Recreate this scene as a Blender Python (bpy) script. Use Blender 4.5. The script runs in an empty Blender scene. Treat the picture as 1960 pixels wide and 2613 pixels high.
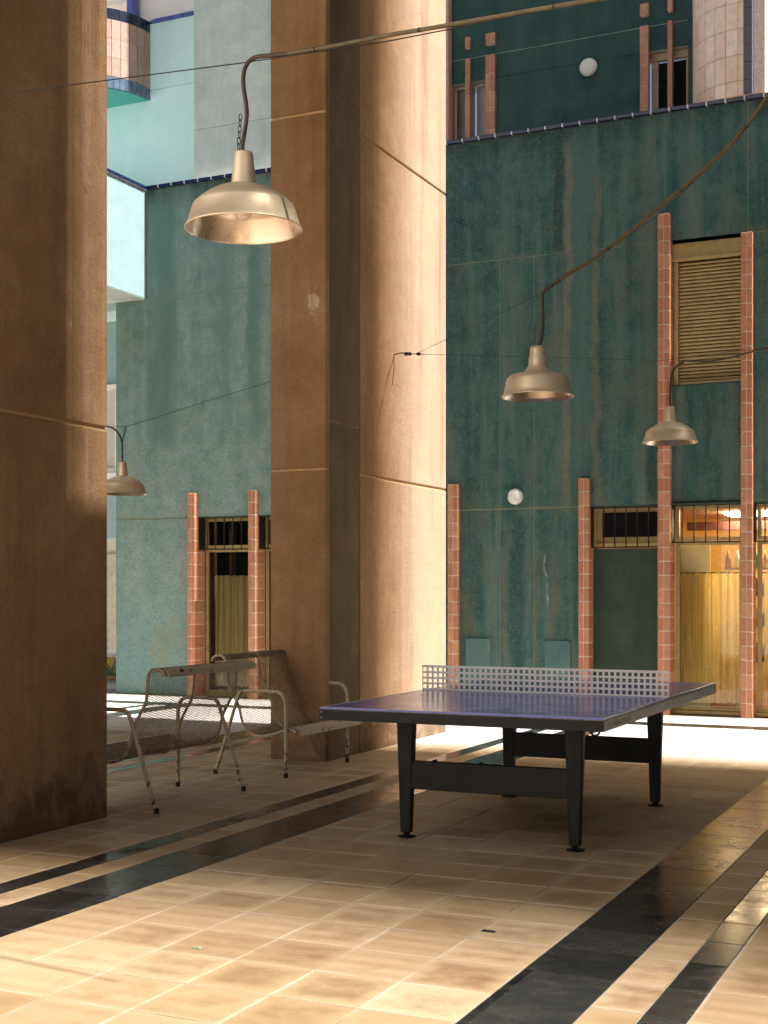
import bpy, math, random
from mathutils import Vector, Matrix
random.seed(7)
PI = math.pi
S = bpy.context.scene
C = S.collection

# ------------------------------------------------------------------ camera
CAM_H, YAW, FOC = 1.3667, 0.4326, 3441.0
cd = bpy.data.cameras.new('camera')
cd.sensor_fit = 'VERTICAL'; cd.sensor_height = 36.0
cd.lens = FOC / 2613 * 36.0
cd.shift_y = (1509 - 1306.5) / 2613
cd.clip_end = 500
cam = bpy.data.objects.new('camera', cd); C.objects.link(cam)
cam.location = (0, 0, CAM_H); cam.rotation_euler = (PI / 2, 0, YAW)
S.camera = cam
S.render.resolution_x = 768; S.render.resolution_y = 1024

# ------------------------------------------------------------------ light
SUN_EL = math.radians(60); SUN_ROT = math.radians(90)          # sun stands over +X
W = bpy.data.worlds.new('World'); S.world = W; W.use_nodes = True
nt = W.node_tree; nt.nodes.clear()
sky = nt.nodes.new('ShaderNodeTexSky'); sky.sky_type = 'NISHITA'; sky.sun_disc = False
sky.sun_elevation = SUN_EL; sky.sun_rotation = SUN_ROT
sky.dust_density = 5.0; sky.air_density = 0.8; sky.ozone_density = 0.4
bg = nt.nodes.new('ShaderNodeBackground'); bg.inputs[1].default_value = 0.05
wo = nt.nodes.new('ShaderNodeOutputWorld')
nt.links.new(sky.outputs[0], bg.inputs[0]); nt.links.new(bg.outputs[0], wo.inputs[0])
sd = bpy.data.lights.new('sun', 'SUN'); sd.energy = 5.0; sd.angle = math.radians(0.75); sd.color = (1, 0.965, 0.92)
sun = bpy.data.objects.new('sun', sd); C.objects.link(sun)
sdir = Vector((-math.cos(SUN_EL), 0, -math.sin(SUN_EL)))
sun.rotation_euler = sdir.to_track_quat('-Z', 'Y').to_euler()
S.view_settings.view_transform = 'Standard'; S.view_settings.look = 'None'
S.view_settings.gamma = 1.0; S.view_settings.use_curve_mapping = False
S.view_settings.exposure = 1.5
try:
    S.cycles.max_bounces = 8; S.cycles.diffuse_bounces = 6; S.cycles.glossy_bounces = 4
except Exception: pass

# ------------------------------------------------------------------ mesh builder
class MB:
    def __init__(s): s.v = []; s.f = []; s.sm = []
    def box(s, x0, x1, y0, y1, z0, z1):
        b = len(s.v)
        s.v += [(x0,y0,z0),(x1,y0,z0),(x1,y1,z0),(x0,y1,z0),(x0,y0,z1),(x1,y0,z1),(x1,y1,z1),(x0,y1,z1)]
        for q in ((0,3,2,1),(4,5,6,7),(0,1,5,4),(1,2,6,5),(2,3,7,6),(3,0,4,7)):
            s.f.append(tuple(b+i for i in q)); s.sm.append(False)
        return s
    def hexa(s, p):                     # eight corners, bottom four then top four
        b = len(s.v); s.v += [tuple(q) for q in p]
        for q in ((0,3,2,1),(4,5,6,7),(0,1,5,4),(1,2,6,5),(2,3,7,6),(3,0,4,7)):
            s.f.append(tuple(b+i for i in q)); s.sm.append(False)
        return s
    def prism(s, pts, axis, a, b_):     # polygon (u,v) swept along axis from a to b
        n = len(pts); b = len(s.v)
        def P(u, v, w): return {'x': (w,u,v), 'y': (u,w,v), 'z': (u,v,w)}[axis]
        for w in (a, b_):
            for (u, v) in pts: s.v.append(P(u, v, w))
        for i in range(n):
            j = (i+1) % n
            s.f.append((b+i, b+j, b+n+j, b+n+i)); s.sm.append(False)
        s.f.append(tuple(b+i for i in range(n-1, -1, -1))); s.f.append(tuple(b+n+i for i in range(n)))
        s.sm += [False, False]
        return s
    def tube(s, pts, r, n=8, flat=None, cap=True):
        pts = [Vector(p) for p in pts]; m = len(pts); b = len(s.v)
        rs = r if isinstance(r, (list, tuple)) else [r]*m
        up = None
        for i, p in enumerate(pts):
            t = (pts[min(i+1, m-1)] - pts[max(i-1, 0)]).normalized()
            if up is None:
                ref = Vector((0,0,1)) if abs(t.z) < 0.9 else Vector((0,1,0))
                up = (ref - t*ref.dot(t)).normalized()
            else:
                up = (up - t*up.dot(t)).normalized()
            sd_ = t.cross(up)
            for k in range(n):
                a = 2*PI*k/n + (PI/n if n == 4 else 0)
                s.v.append(tuple(p + up*math.cos(a)*rs[i] + sd_*math.sin(a)*rs[i]))
        for i in range(m-1):
            for k in range(n):
                k2 = (k+1) % n
                s.f.append((b+i*n+k, b+i*n+k2, b+(i+1)*n+k2, b+(i+1)*n+k)); s.sm.append(n > 4)
        if cap:
            s.f.append(tuple(b+k for k in range(n))); s.f.append(tuple(b+(m-1)*n+k for k in range(n-1,-1,-1)))
            s.sm += [False, False]
        return s
    def lathe(s, prof, n=48, c=(0,0,0), smooth=True):   # profile (r,z) about z
        b = len(s.v); m = len(prof)
        for (r, z) in prof:
            for k in range(n):
                a = 2*PI*k/n; s.v.append((c[0]+r*math.cos(a), c[1]+r*math.sin(a), c[2]+z))
        for i in range(m-1):
            for k in range(n):
                k2 = (k+1) % n
                s.f.append((b+i*n+k, b+i*n+k2, b+(i+1)*n+k2, b+(i+1)*n+k)); s.sm.append(smooth)
        return s
    def mesh(s, name):
        me = bpy.data.meshes.new(name); me.from_pydata(s.v, [], s.f); me.update()
        me.polygons.foreach_set('use_smooth', s.sm); me.update()
        return me
def obj(name, mb, mat, parent=None, loc=None, bev=0, kind=None):
    me = mb.mesh(name) if isinstance(mb, MB) else mb
    if mat and not me.materials: me.materials.append(mat)
    o = bpy.data.objects.new(name, me); C.objects.link(o)
    if parent: o.parent = parent
    if loc: o.location = loc
    if bev:
        m = o.modifiers.new('bevel', 'BEVEL'); m.width = bev; m.segments = 2; m.limit_method = 'ANGLE'
    if kind: o['kind'] = kind
    return o
def tag(o, label, cat, group=None):
    o['label'] = label; o['category'] = cat
    if group: o['group'] = group
    return o
def thing(name, label, cat, loc=(0,0,0), group=None, rz=0):
    o = bpy.data.objects.new(name, None); C.objects.link(o); o.location = loc; o.rotation_euler = (0,0,rz)
    return tag(o, label, cat, group)
def sub(name, parent, loc=(0,0,0)):
    o = bpy.data.objects.new(name, None); C.objects.link(o); o.parent = parent; o.location = loc
    return o
def B(*a): return MB().box(*a)

# ------------------------------------------------------------------ material helpers
class MT:
    def __init__(s, name):
        s.m = bpy.data.materials.new(name); s.m.use_nodes = True
        s.t = s.m.node_tree; s.n = s.t.nodes; s.b = s.n['Principled BSDF']
        s.geo = s.n.new('ShaderNodeNewGeometry'); s.pos = s.geo.outputs['Position']
    def L(s, a, b): s.t.links.new(a, b)
    def V(s, x):     # value or socket
        return x
    def math(s, op, a, b=None, c=None, clamp=False):
        n = s.n.new('ShaderNodeMath'); n.operation = op; n.use_clamp = clamp
        for i, x in enumerate((a, b, c)):
            if x is None: continue
            if isinstance(x, (int, float)): n.inputs[i].default_value = x
            else: s.L(x, n.inputs[i])
        return n.outputs[0]
    def vec(s, scale=(1,1,1), loc=(0,0,0), src=None):
        n = s.n.new('ShaderNodeMapping'); n.inputs['Scale'].default_value = scale; n.inputs['Location'].default_value = loc
        s.L(src or s.pos, n.inputs[0]); return n.outputs[0]
    def noise(s, sc, det=4, rough=.55, vec=None, dist=0, col=False):
        n = s.n.new('ShaderNodeTexNoise'); n.inputs['Scale'].default_value = sc; n.inputs['Detail'].default_value = det
        n.inputs['Roughness'].default_value = rough; n.inputs['Distortion'].default_value = dist
        s.L(vec or s.pos, n.inputs['Vector']); return n.outputs['Color' if col else 'Fac']
    def ramp(s, f, stops):
        n = s.n.new('ShaderNodeValToRGB'); e = n.color_ramp.elements
        while len(e) > 1: e.remove(e[-1])
        def c4(c): return (c, c, c, 1) if isinstance(c, (int, float)) else tuple(c)+(1,)
        e[0].position = stops[0][0]; e[0].color = c4(stops[0][1])
        for p, c in stops[1:]:
            q = e.new(p); q.color = c4(c)
        s.L(f, n.inputs[0]); return n.outputs[0]
    def mix(s, f, a, b, mode='MIX'):
        n = s.n.new('ShaderNodeMix'); n.data_type = 'RGBA'; n.blend_type = mode
        for i, x in ((0, f), (6, a), (7, b)):
            if isinstance(x, (int, float)): n.inputs[i].default_value = x if i == 0 else (x,x,x,1)
            elif isinstance(x, tuple): n.inputs[i].default_value = x+(1,) if len(x) == 3 else x
            else: s.L(x, n.inputs[i])
        return n.outputs[2]
    def sep(s, v=None):
        n = s.n.new('ShaderNodeSeparateXYZ'); s.L(v or s.pos, n.inputs[0]); return n.outputs
    def comb(s, x, y, z):
        n = s.n.new('ShaderNodeCombineXYZ')
        for i, q in enumerate((x, y, z)):
            if isinstance(q, (int, float)): n.inputs[i].default_value = q
            else: s.L(q, n.inputs[i])
        return n.outputs[0]
    def sstep(s, v, a, b, lo=0., hi=1.):
        n = s.n.new('ShaderNodeMapRange'); n.interpolation_type = 'SMOOTHSTEP'
        n.inputs[1].default_value = a; n.inputs[2].default_value = b; n.inputs[3].default_value = lo; n.inputs[4].default_value = hi
        s.L(v, n.inputs[0]); return n.outputs[0]
    def bump(s, h, strength=.5, dist=.01, normal=None):
        n = s.n.new('ShaderNodeBump'); n.inputs['Strength'].default_value = strength; n.inputs['Distance'].default_value = dist
        s.L(h, n.inputs['Height'])
        if normal: s.L(normal, n.inputs['Normal'])
        return n.outputs[0]
    def white(s, v):
        n = s.n.new('ShaderNodeTexWhiteNoise'); n.noise_dimensions = '3D'; s.L(v, n.inputs[0]); return n.outputs
    def rnd(s):
        n = s.n.new('ShaderNodeObjectInfo'); return n.outputs['Random']
    def fin(s, color=None, rough=None, metal=None, normal=None, spec=None, trans=None, coat=None):
        def st(k, x):
            if x is None: return
            if isinstance(x, (int, float)): s.b.inputs[k].default_value = x
            elif isinstance(x, tuple): s.b.inputs[k].default_value = x+(1,)
            else: s.L(x, s.b.inputs[k])
        st('Base Color', color); st('Roughness', rough); st('Metallic', metal); st('Normal', normal)
        st('Specular IOR Level', spec); st('Transmission Weight', trans); st('Coat Weight', coat)
        return s.m

def m_plain(name, col, rough=.6, metal=0, var=.15, bump=0, sc=12, spec=.5):
    t = MT(name); n = t.noise(sc, 4)
    c = t.mix(1., t.ramp(n, [(.3, 1-var), (.7, 1+var)]), col, 'MULTIPLY')
    r = t.ramp(n, [(.3, max(rough-.08, .02)), (.7, min(rough+.08, 1))])
    return t.fin(c, r, metal, t.bump(t.noise(sc*8, 3), bump, .004) if bump else None, spec)

def m_pillar():
    t = MT('terracotta_stucco')
    x, y, z = t.sep()
    big = t.noise(1.3, 5, .6); mid = t.noise(7, 5, .65, dist=.6); fine = t.noise(95, 4, .7)
    swirl = t.noise(24, 3, .6, dist=2.2)
    c = t.ramp(big, [(.3, (.34,.185,.085)), (.5, (.43,.245,.120)), (.7, (.50,.305,.165))])
    c = t.mix(t.ramp(mid, [(.35, .0), (.75, .55)]), c, (.26,.13,.058))
    c = t.mix(t.ramp(swirl, [(.58, 0), (.7, .4)]), c, (.15,.07,.032))
    c = t.mix(t.ramp(fine, [(.58, 0), (.70, .6)]), c, (.09,.045,.022))
    worm = t.noise(46, 4, .65, dist=2.0)
    c = t.mix(t.ramp(worm, [(.30, .6), (.42, 0)]), c, (.13,.065,.032))
    # pale patched spot on the camera-side face of the middle pillar, small chips
    def blob(x0, y0, z0, rx, rz, col, k):
        global _
        dx = t.math('DIVIDE', t.math('SUBTRACT', x, x0), rx); dz = t.math('DIVIDE', t.math('SUBTRACT', z, z0), rz)
        dy = t.math('DIVIDE', t.math('SUBTRACT', y, y0), .25)
        d = t.math('ADD', t.math('ADD', t.math('MULTIPLY', dx, dx), t.math('MULTIPLY', dz, dz)), t.math('MULTIPLY', dy, dy))
        d = t.math('ADD', d, t.math('MULTIPLY', t.math('SUBTRACT', t.noise(16, 4, .7), .5), 5.0))
        return t.mix(t.sstep(d, 1.1, .75, 0, k), k and c, col)
    c = blob(-5.06, 9.6, 3.70, .055, .085, (.66,.50,.28), .9)
    c = t.mix(t.sstep(y, 10.7, 11.5, 0, .40), c, (.56,.47,.38))     # sunlit end: brightness put into the colour as a paler tone
    # grimy foot, darkened partly to stand in for missing light
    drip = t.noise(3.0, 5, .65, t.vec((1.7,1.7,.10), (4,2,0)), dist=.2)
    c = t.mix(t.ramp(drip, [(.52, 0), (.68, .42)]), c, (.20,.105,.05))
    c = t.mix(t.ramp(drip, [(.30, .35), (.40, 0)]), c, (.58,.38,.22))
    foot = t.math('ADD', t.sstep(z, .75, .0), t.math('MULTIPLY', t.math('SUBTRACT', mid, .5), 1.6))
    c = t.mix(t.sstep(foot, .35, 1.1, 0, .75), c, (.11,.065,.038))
    chip = t.noise(9, 3, .7, t.vec((1,1,1), (7,7,7)))
    c = t.mix(t.ramp(chip, [(.725, 0), (.735, .8)]), c, (.62,.45,.29))
    h = t.math('ADD', t.math('MULTIPLY', fine, .5), t.math('ADD', t.math('MULTIPLY', swirl, .6), t.math('MULTIPLY', mid, .4)))
    return t.fin(c, .9, 0, t.bump(h, .9, .009), .25)

def m_wall():
    t = MT('teal_stucco')
    x, y, z = t.sep()
    big = t.noise(.8, 5, .6); mid = t.noise(4.5, 6, .7, dist=.4); fine = t.noise(85, 4, .7)
    wob = t.noise(1.1, 3, .6, t.vec((1,1,1.2)))
    strk = t.noise(3.2, 5, .62, t.vec((1.6,1.6,.13)), dist=.3)
    c = t.ramp(mid, [(.3, (.022,.090,.092)), (.52, (.050,.148,.144)), (.75, (.105,.215,.200))])
    c = t.mix(t.ramp(strk, [(.46, 0), (.68, .75)]), c, (.20,.25,.205))
    c = t.mix(t.ramp(strk, [(.28, .8), (.44, 0)]), c, (.025,.070,.070))
    c = t.mix(t.ramp(t.noise(2.0, 5, .7, t.vec((1,1,.5), (3,1,5))), [(.5, 0), (.72, .5)]), c, (.17,.165,.115))
    xx = t.math('ADD', x, t.math('MULTIPLY', t.math('SUBTRACT', wob, .5), .30))
    def streak(c, x0, w, z0, z1, col, k, nf=True):
        f = t.sstep(t.math('ABSOLUTE', t.math('SUBTRACT', xx, x0)), w, w*.25, 0, k)
        f = t.math('MULTIPLY', f, t.math('MULTIPLY', t.sstep(z, z0-.12, z0+.25), t.sstep(z, z1+.1, z1-.25)))
        if nf: f = t.math('MULTIPLY', f, t.ramp(mid, [(.3, .35), (.6, 1)]))
        return t.mix(f, c, col)
    c = streak(c, -4.70, .09, 5.15, 6.75, (.018,.042,.040), .85)
    c = streak(c, -4.42, .20, 2.4, 6.7, (.085,.185,.180), .75)
    c = streak(c, -4.58, .07, 2.3, 6.6, (.27,.25,.185), .8)
    c = streak(c, -4.24, .06, 2.3, 6.2, (.24,.21,.14), .75)
    c = streak(c, -5.16, .13, -.2, 2.35, (.018,.085,.095), .9)
    c = streak(c, -5.30, .06, -.2, 2.2, (.20,.175,.115), .6)
    c = streak(c, -4.95, .05, -.2, 1.9, (.20,.185,.13), .55)
    c = streak(c, -4.72, .10, .7, 1.9, (.20,.17,.10), .6)
    c = streak(c, -5.75, .13, .75, 1.5, (.20,.165,.10), .6)
    c = streak(c, -3.2, .04, 3.0, 3.68, (.02,.06,.06), .8)
    c = streak(c, -3.0, .05, 2.6, 3.68, (.02,.06,.06), .6)
    c = streak(c, -3.62, .09, 2.3, 3.1, (.012,.05,.06), .8)
    # left of the middle pillar the colour is paler, and bluer towards the foot
    lf = t.sstep(x, -6.2, -8.6)
    pale = t.ramp(t.math('ADD', t.math('MULTIPLY', mid, .7), t.math('MULTIPLY', strk, .3)), [(.3, (.20,.36,.335)), (.5, (.34,.49,.455)), (.7, (.48,.60,.55))])
    c = t.mix(t.math('MULTIPLY', lf, t.sstep(z, 5.8, 1.5, .5, .85)), c, pale)
    lo = t.math('MULTIPLY', lf, t.sstep(z, 1.6, .3))
    c = t.mix(t.math('MULTIPLY', lo, .55), c, (.13,.32,.36))
    c = t.mix(t.math('MULTIPLY', lf, t.math('MULTIPLY', t.ramp(t.noise(1.7, 4, .6, t.vec((1,1,.6), (9,2,1))), [(.52, 0), (.7, .6)]), t.sstep(z, 2.4, 1.2))), c, (.36,.33,.17))
    for (x0_, w_, k_) in ((-10.1,.30,.55), (-9.15,.10,.25), (-8.7,.16,.35)): c = streak(c, x0_, w_, 3.2, 6.7, (.030,.155,.135), k_)
    # tan efflorescence along the joints and near brick tops
    for z0 in (2.325, 5.257):
        f = t.sstep(t.math('ABSOLUTE', t.math('SUBTRACT', z, z0)), .12, 0, 0, .5)
        c = t.mix(t.math('MULTIPLY', f, t.ramp(mid, [(.45, 0), (.7, 1)])), c, (.26,.22,.13))
    # run of white residue
    f = t.math('MULTIPLY', t.sstep(t.math('ABSOLUTE', t.math('SUBTRACT', xx, -4.83)), .016, .006), t.math('MULTIPLY', t.sstep(z, 1.15, 1.3), t.sstep(z, 1.82, 1.74)))
    f = t.math('MULTIPLY', f, t.ramp(t.noise(22, 3, .7), [(.42, 0), (.58, .7)]))
    c = t.mix(f, c, (.55,.55,.48))
    # darker band under the coping, broken up by the streaks
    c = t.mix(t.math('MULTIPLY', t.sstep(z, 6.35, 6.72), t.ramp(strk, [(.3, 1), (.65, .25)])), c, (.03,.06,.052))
    worm = t.noise(30, 4, .65, dist=1.6); worm2 = t.noise(62, 3, .6, dist=1.)
    c = t.mix(t.ramp(worm, [(.50, 0), (.62, .55)]), c, (.17,.225,.165))
    c = t.mix(t.ramp(worm2, [(.30, .45), (.45, 0)]), c, (.015,.050,.050))
    c = t.mix(t.ramp(fine, [(.56, 0), (.75, .4)]), c, (.035,.06,.055))
    h = t.math('ADD', fine, t.math('MULTIPLY', t.noise(38, 4, .6, dist=1.), .8))
    return t.fin(c, .85, 0, t.bump(h, 1., .016), .3)

def m_stucco(name, a, b, bump=.6, streaky=.3):
    t = MT(name); mid = t.noise(3.5, 6, .65, dist=.4); fine = t.noise(80, 4, .7)
    s_ = t.noise(3.5, 4, .6, t.vec((1.5,1.5,.15)))
    c = t.ramp(mid, [(.3, a), (.7, b)])
    c = t.mix(t.ramp(s_, [(.5, 0), (.75, streaky)]), c, tuple(q*.55 for q in a))
    c = t.mix(t.ramp(fine, [(.6, 0), (.78, .25)]), c, tuple(q*.5 for q in a))
    return t.fin(c, .85, 0, t.bump(fine, bump, .008), .3)

PX, PY = .3375, .3325        # tile pitch
def m_tile():
    t = MT('sandy_cement_tile')
    x, y, z = t.sep()
    # local position inside the tile grid (columns start at x=-1.588, rows at y=5.31)
    ux = t.math('DIVIDE', t.math('ADD', x, 1.588), PX*1.0); uy = t.math('DIVIDE', t.math('SUBTRACT', y, 5.31), PY)
    cx_, cy_ = t.math('FLOOR', ux), t.math('FLOOR', uy)
    fx, fy = t.math('FRACT', ux), t.math('FRACT', uy)
    rnd = t.white(t.comb(cx_, cy_, 3.))
    r1 = rnd[0]; rs = t.sep(rnd[1])
    ex = t.math('SUBTRACT', .5, t.math('ABSOLUTE', t.math('SUBTRACT', fx, .5)))
    ey = t.math('SUBTRACT', .5, t.math('ABSOLUTE', t.math('SUBTRACT', fy, .5)))
    e = t.math('MINIMUM', ex, ey)
    shift = t.comb(t.math('MULTIPLY', rs[0], 50), t.math('MULTIPLY', rs[1], 50), 0)
    v = t.n.new('ShaderNodeVectorMath'); v.operation = 'ADD'; t.L(t.pos, v.inputs[0]); t.L(shift, v.inputs[1]); pv = v.outputs[0]
    blot = t.noise(7, 5, .65, pv); grain = t.noise(150, 4, .85); pit = t.noise(480, 2, .8); wide = t.noise(.55, 3, .5)
    base = t.ramp(r1, [(0, (.38,.25,.130)), (.3, (.48,.34,.195)), (.6, (.42,.285,.155)), (1, (.55,.41,.255))])
    g0 = t.math('ADD', t.math('ADD', t.math('MULTIPLY', t.math('SUBTRACT', blot, .45), 2.6), t.math('MULTIPLY', t.math('SUBTRACT', rs[2], .5), .9)), t.math('MULTIPLY', t.math('SUBTRACT', grain, .5), 1.5))
    f = t.math('MULTIPLY', t.sstep(e, .02, .24), t.math('ADD', g0, .12, clamp=True))
    c = t.mix(t.math('MULTIPLY', f, .85), base, (.235,.135,.060))
    c = t.mix(t.ramp(grain, [(.54, 0), (.64, .6)]), c, (.20,.12,.06))
    c = t.mix(t.ramp(pit, [(.63, 0), (.72, .5)]), c, (.10,.07,.04))
    c = t.mix(t.math('MULTIPLY', t.sstep(e, .035, .0), t.ramp(t.noise(3.0, 3), [(.35, .1), (.65, .85)])), c, (.66,.58,.48))
    c = t.mix(t.ramp(wide, [(.35, .25), (.65, 0)]), c, (.36,.24,.12))
    c = t.mix(t.sstep(y, 10.6, 11.6, 0, .8), c, (.58,.55,.52))  # courtyard sunlight put into the tile colour, paler beyond the arcade edge
    rr = t.ramp(t.math('ADD', t.math('MULTIPLY', grain, .5), t.math('MULTIPLY', t.noise(2.2, 4), .5)), [(.3, .50), (.7, .72)])
    h = t.math('ADD', t.math('MULTIPLY', grain, .7), t.math('MULTIPLY', t.sstep(e, .0, .03), 2.))
    return t.fin(c, rr, 0, t.bump(h, .3, .0015), .35)
def m_black():
    t = MT('black_polished_tile')
    x, y, z = t.sep()
    cy_ = t.math('FLOOR', t.math('DIVIDE', t.math('SUBTRACT', y, 5.31), PY)); cx_ = t.math('FLOOR', t.math('DIVIDE', x, .31))
    r = t.white(t.comb(cx_, cy_, 9.))[0]
    dust = t.noise(7, 6, .7, dist=.8); n2 = t.noise(1.6, 3)
    spk = t.noise(330, 2, .6)
    c = t.mix(t.ramp(r, [(0, 0), (1, 1.)]), (.010,.012,.012), (.030,.031,.029))
    near = t.sstep(y, 7.0, 5.4, .35, 1.)
    c = t.mix(t.math('MULTIPLY', near, t.ramp(dust, [(.45, 0), (.8, .42)])), c, (.085,.072,.055))
    c = t.mix(t.ramp(spk, [(.70, 0), (.73, .8)]), c, (.30,.27,.22))
    rr = t.math('ADD', t.ramp(dust, [(.4, .11), (.75, .28)]), t.math('MULTIPLY', t.ramp(r, [(0, .0), (1, .10)]), 1.))
    return t.fin(c, rr, 0, t.bump(n2, .02, .002), .6)

def m_brick(name='fired_brick', c0=(.46,.185,.092), c1=(.62,.30,.165)):
    t = MT(name); r = t.rnd(); n = t.noise(40, 4); n2 = t.noise(14, 3)
    c = t.mix(r, c0, c1)
    c = t.mix(t.ramp(n2, [(.4, 0), (.75, .45)]), c, tuple(q*.62 for q in c0))
    c = t.mix(t.ramp(n, [(.55, 0), (.8, .3)]), c, (.60,.42,.30))
    return t.fin(c, .7, 0, None, .4)
def m_metal_lamp():
    t = MT('gold_spun_aluminium')
    tc = t.n.new('ShaderNodeTexCoord'); o = tc.outputs['Object']
    n = t.noise(60, 3, .6, t.vec((.15,.15,14), src=o)); s = t.noise(7, 5, .6, o)
    c = t.mix(t.ramp(s, [(.4, 0), (.75, .5)]), (.82,.66,.44), (.68,.52,.33))
    rr = t.ramp(t.math('ADD', t.math('MULTIPLY', n, .5), t.math('MULTIPLY', s, .5)), [(.3, .36), (.7, .50)])
    return t.fin(c, rr, .42, t.bump(n, .06, .001))
def m_cream_rust():
    t = MT('chipped_cream_paint')
    n = t.noise(26, 6, .72, dist=.5); n2 = t.noise(4, 3)
    x, y, z = t.sep()
    low = t.sstep(z, .30, .0, 0, .10)
    th = t.math('ADD', t.math('ADD', n, t.math('MULTIPLY', t.math('SUBTRACT', n2, .5), .22)), low)
    c = t.mix(t.ramp(n2, [(.3, 0), (.7, 1)]), (.47,.36,.225), (.56,.45,.30))
    c = t.mix(t.ramp(th, [(.585, 0), (.61, 1)]), c, (.105,.045,.02))
    c = t.mix(t.ramp(th, [(.66, 0), (.70, 1)]), c, (.035,.022,.016))
    return t.fin(c, t.ramp(th, [(.58, .38), (.62, .85)]), 0, t.bump(th, .5, .002), .5)

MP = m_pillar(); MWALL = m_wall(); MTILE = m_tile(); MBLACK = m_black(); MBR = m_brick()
MBR2 = m_brick('pale_facade_brick', (.42,.18,.115), (.58,.29,.185))
MMORT = m_plain('mortar', (.66,.52,.42), .9, 0, .2, .3, 30)
MGROUT = m_plain('floor_grout', (.40,.33,.26), .8, 0, .3, .2, 9)
MJOINT = m_plain('pillar_joint', (.56,.34,.16), .85, 0, .15, .2, 20)
MCONC = m_stucco('grey_brown_concrete', (.15,.095,.05), (.21,.14,.08), .25, .5)
MLAMP = m_metal_lamp(); MCREAM = m_cream_rust()
MDKW = m_stucco('deep_teal_stucco', (.018,.058,.055), (.048,.10,.09), .6, .5)
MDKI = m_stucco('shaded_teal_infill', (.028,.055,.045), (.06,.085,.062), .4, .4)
MGREY = m_stucco('grey_green_stucco', (.42,.50,.47), (.60,.65,.60), .7, .35)
MPALE = m_stucco('pale_turquoise_stucco', (.55,.80,.79), (.64,.86,.84), .25, .08)
MPALE2 = m_stucco('sky_blue_stucco', (.24,.34,.36), (.28,.39,.40), .2, .05)
MTEALP = m_stucco('bright_teal_paint', (.08,.36,.32), (.11,.42,.37), .2, .1)
MWHITE = m_stucco('white_render', (.74,.70,.66), (.80,.76,.72), .2, .05)
MBEIGE = m_stucco('beige_render', (.48,.46,.38), (.55,.52,.43), .2, .1)
MCOP = m_plain('glazed_blue_tile', (.007,.018,.065), .16, 0, .25)
MGLAZE2 = m_plain('glazed_dark_tile', (.012,.020,.040), .12, 0, .2)
MGLAZEB = m_plain('glazed_cobalt_tile', (.075,.12,.36), .2, 0, .2)
MPEACH = m_brick('peach_facing_tile', (.36,.235,.18), (.44,.31,.25))
MTILEC = m_brick('cream_facing_tile', (.86,.64,.50), (.94,.80,.68))
MOLIVE = m_plain('anodised_gold_frame', (.42,.32,.13), .42, .35, .15)
MSLAT = m_plain('gold_shutter_slat', (.45,.34,.155), .45, .3, .15)
MIRON = m_plain('black_iron', (.018,.017,.015), .55, .3, .3, .1, 40)
MDARKG = None
def m_glass(name, col=(1,1,1), rough=.0):
    t = MT(name); t.n.remove(t.b)
    o = t.n['Material Output']; tr = t.n.new('ShaderNodeBsdfTransparent'); gl = t.n.new('ShaderNodeBsdfGlossy'); mx = t.n.new('ShaderNodeMixShader')
    fr = t.n.new('ShaderNodeFresnel'); fr.inputs[0].default_value = 1.5
    tr.inputs[0].default_value = col+(1,); gl.inputs['Roughness'].default_value = rough
    f = t.math('ADD', t.math('MULTIPLY', fr.outputs[0], .9), .0)
    t.L(f, mx.inputs[0]); t.L(tr.outputs[0], mx.inputs[1]); t.L(gl.outputs[0], mx.inputs[2]); t.L(mx.outputs[0], o.inputs[0])
    return t.m
MGLASS = m_glass('window_glass', (.93,.92,.86))
MDARK = m_plain('dark_interior', (.010,.010,.011), .9, 0, .1, 0, 12, .1)
MFROST = m_plain('frosted_grey_pane', (.20,.22,.19), .35, 0, .3, 0, 2)
MFROSTB = m_plain('frosted_brown_pane', (.15,.12,.09), .35, 0, .3, 0, 2)
MWFRAME = m_plain('white_window_frame', (.62,.60,.55), .5)
MTAN = m_plain('tan_timber_frame', (.33,.24,.14), .5, 0, .2)

# ================================================================== GROUND AND FLOOR
g = obj('ground', B(-120,120,-60,180,-.30,-.06), m_plain('pale_paving', (.55,.50,.43), .8, 0, .2, .2, 1), kind='structure')
floor = bpy.data.objects.new('floor', None); C.objects.link(floor); floor['kind'] = 'structure'
obj('grout_bed', B(-14,6.0,.6,15.6,-.055,-.0045), MGROUT, floor)
# columns: (x0, x1, black?)
cols = []
x = -1.588
for i in range(6): cols.append((x-PX, x, 0)); x -= PX            # beige, down to -3.61
cols.append((-3.955, -3.613, 1)); cols.append((-4.125, -3.955, 0)); cols.append((-4.275, -4.125, 1))
x = -4.275
for i in range(5): cols.append((x-PX*1.1, x, 0)); x -= PX*1.1       # to -6.13
cols.append((-6.28, -6.131, 1)); cols.append((-6.45, -6.28, 0)); cols.append((-6.79, -6.45, 1))
x = -6.79
for i in range(6): cols.append((x-PX, x, 0)); x -= PX
cols.append((-9.155, -8.815, 1)); cols.append((-9.325, -9.155, 0)); cols.append((-9.475, -9.325, 1))
x = -9.475
for i in range(12): cols.append((x-PX, x, 0)); x -= PX
cols += [(-1.588, -1.247, 1), (-1.247, -1.067, 0), (-1.067, -.920, 1)]
x = -.920
for i in range(14): cols.append((x, x+PX, 0)); x += PX
def rowspan(k): return 5.31+PY*k, 5.31+PY*(k+1)
tiles = []
sY, cY = math.sin(YAW), math.cos(YAW)
def proj(X, Y, Z):
    d = -sY*X + cY*Y; l = cY*X + sY*Y
    return (980 + FOC*l/d, 1509 - FOC*(Z-CAM_H)/d, d) if d > .1 else (0, 99999, d)
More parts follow.
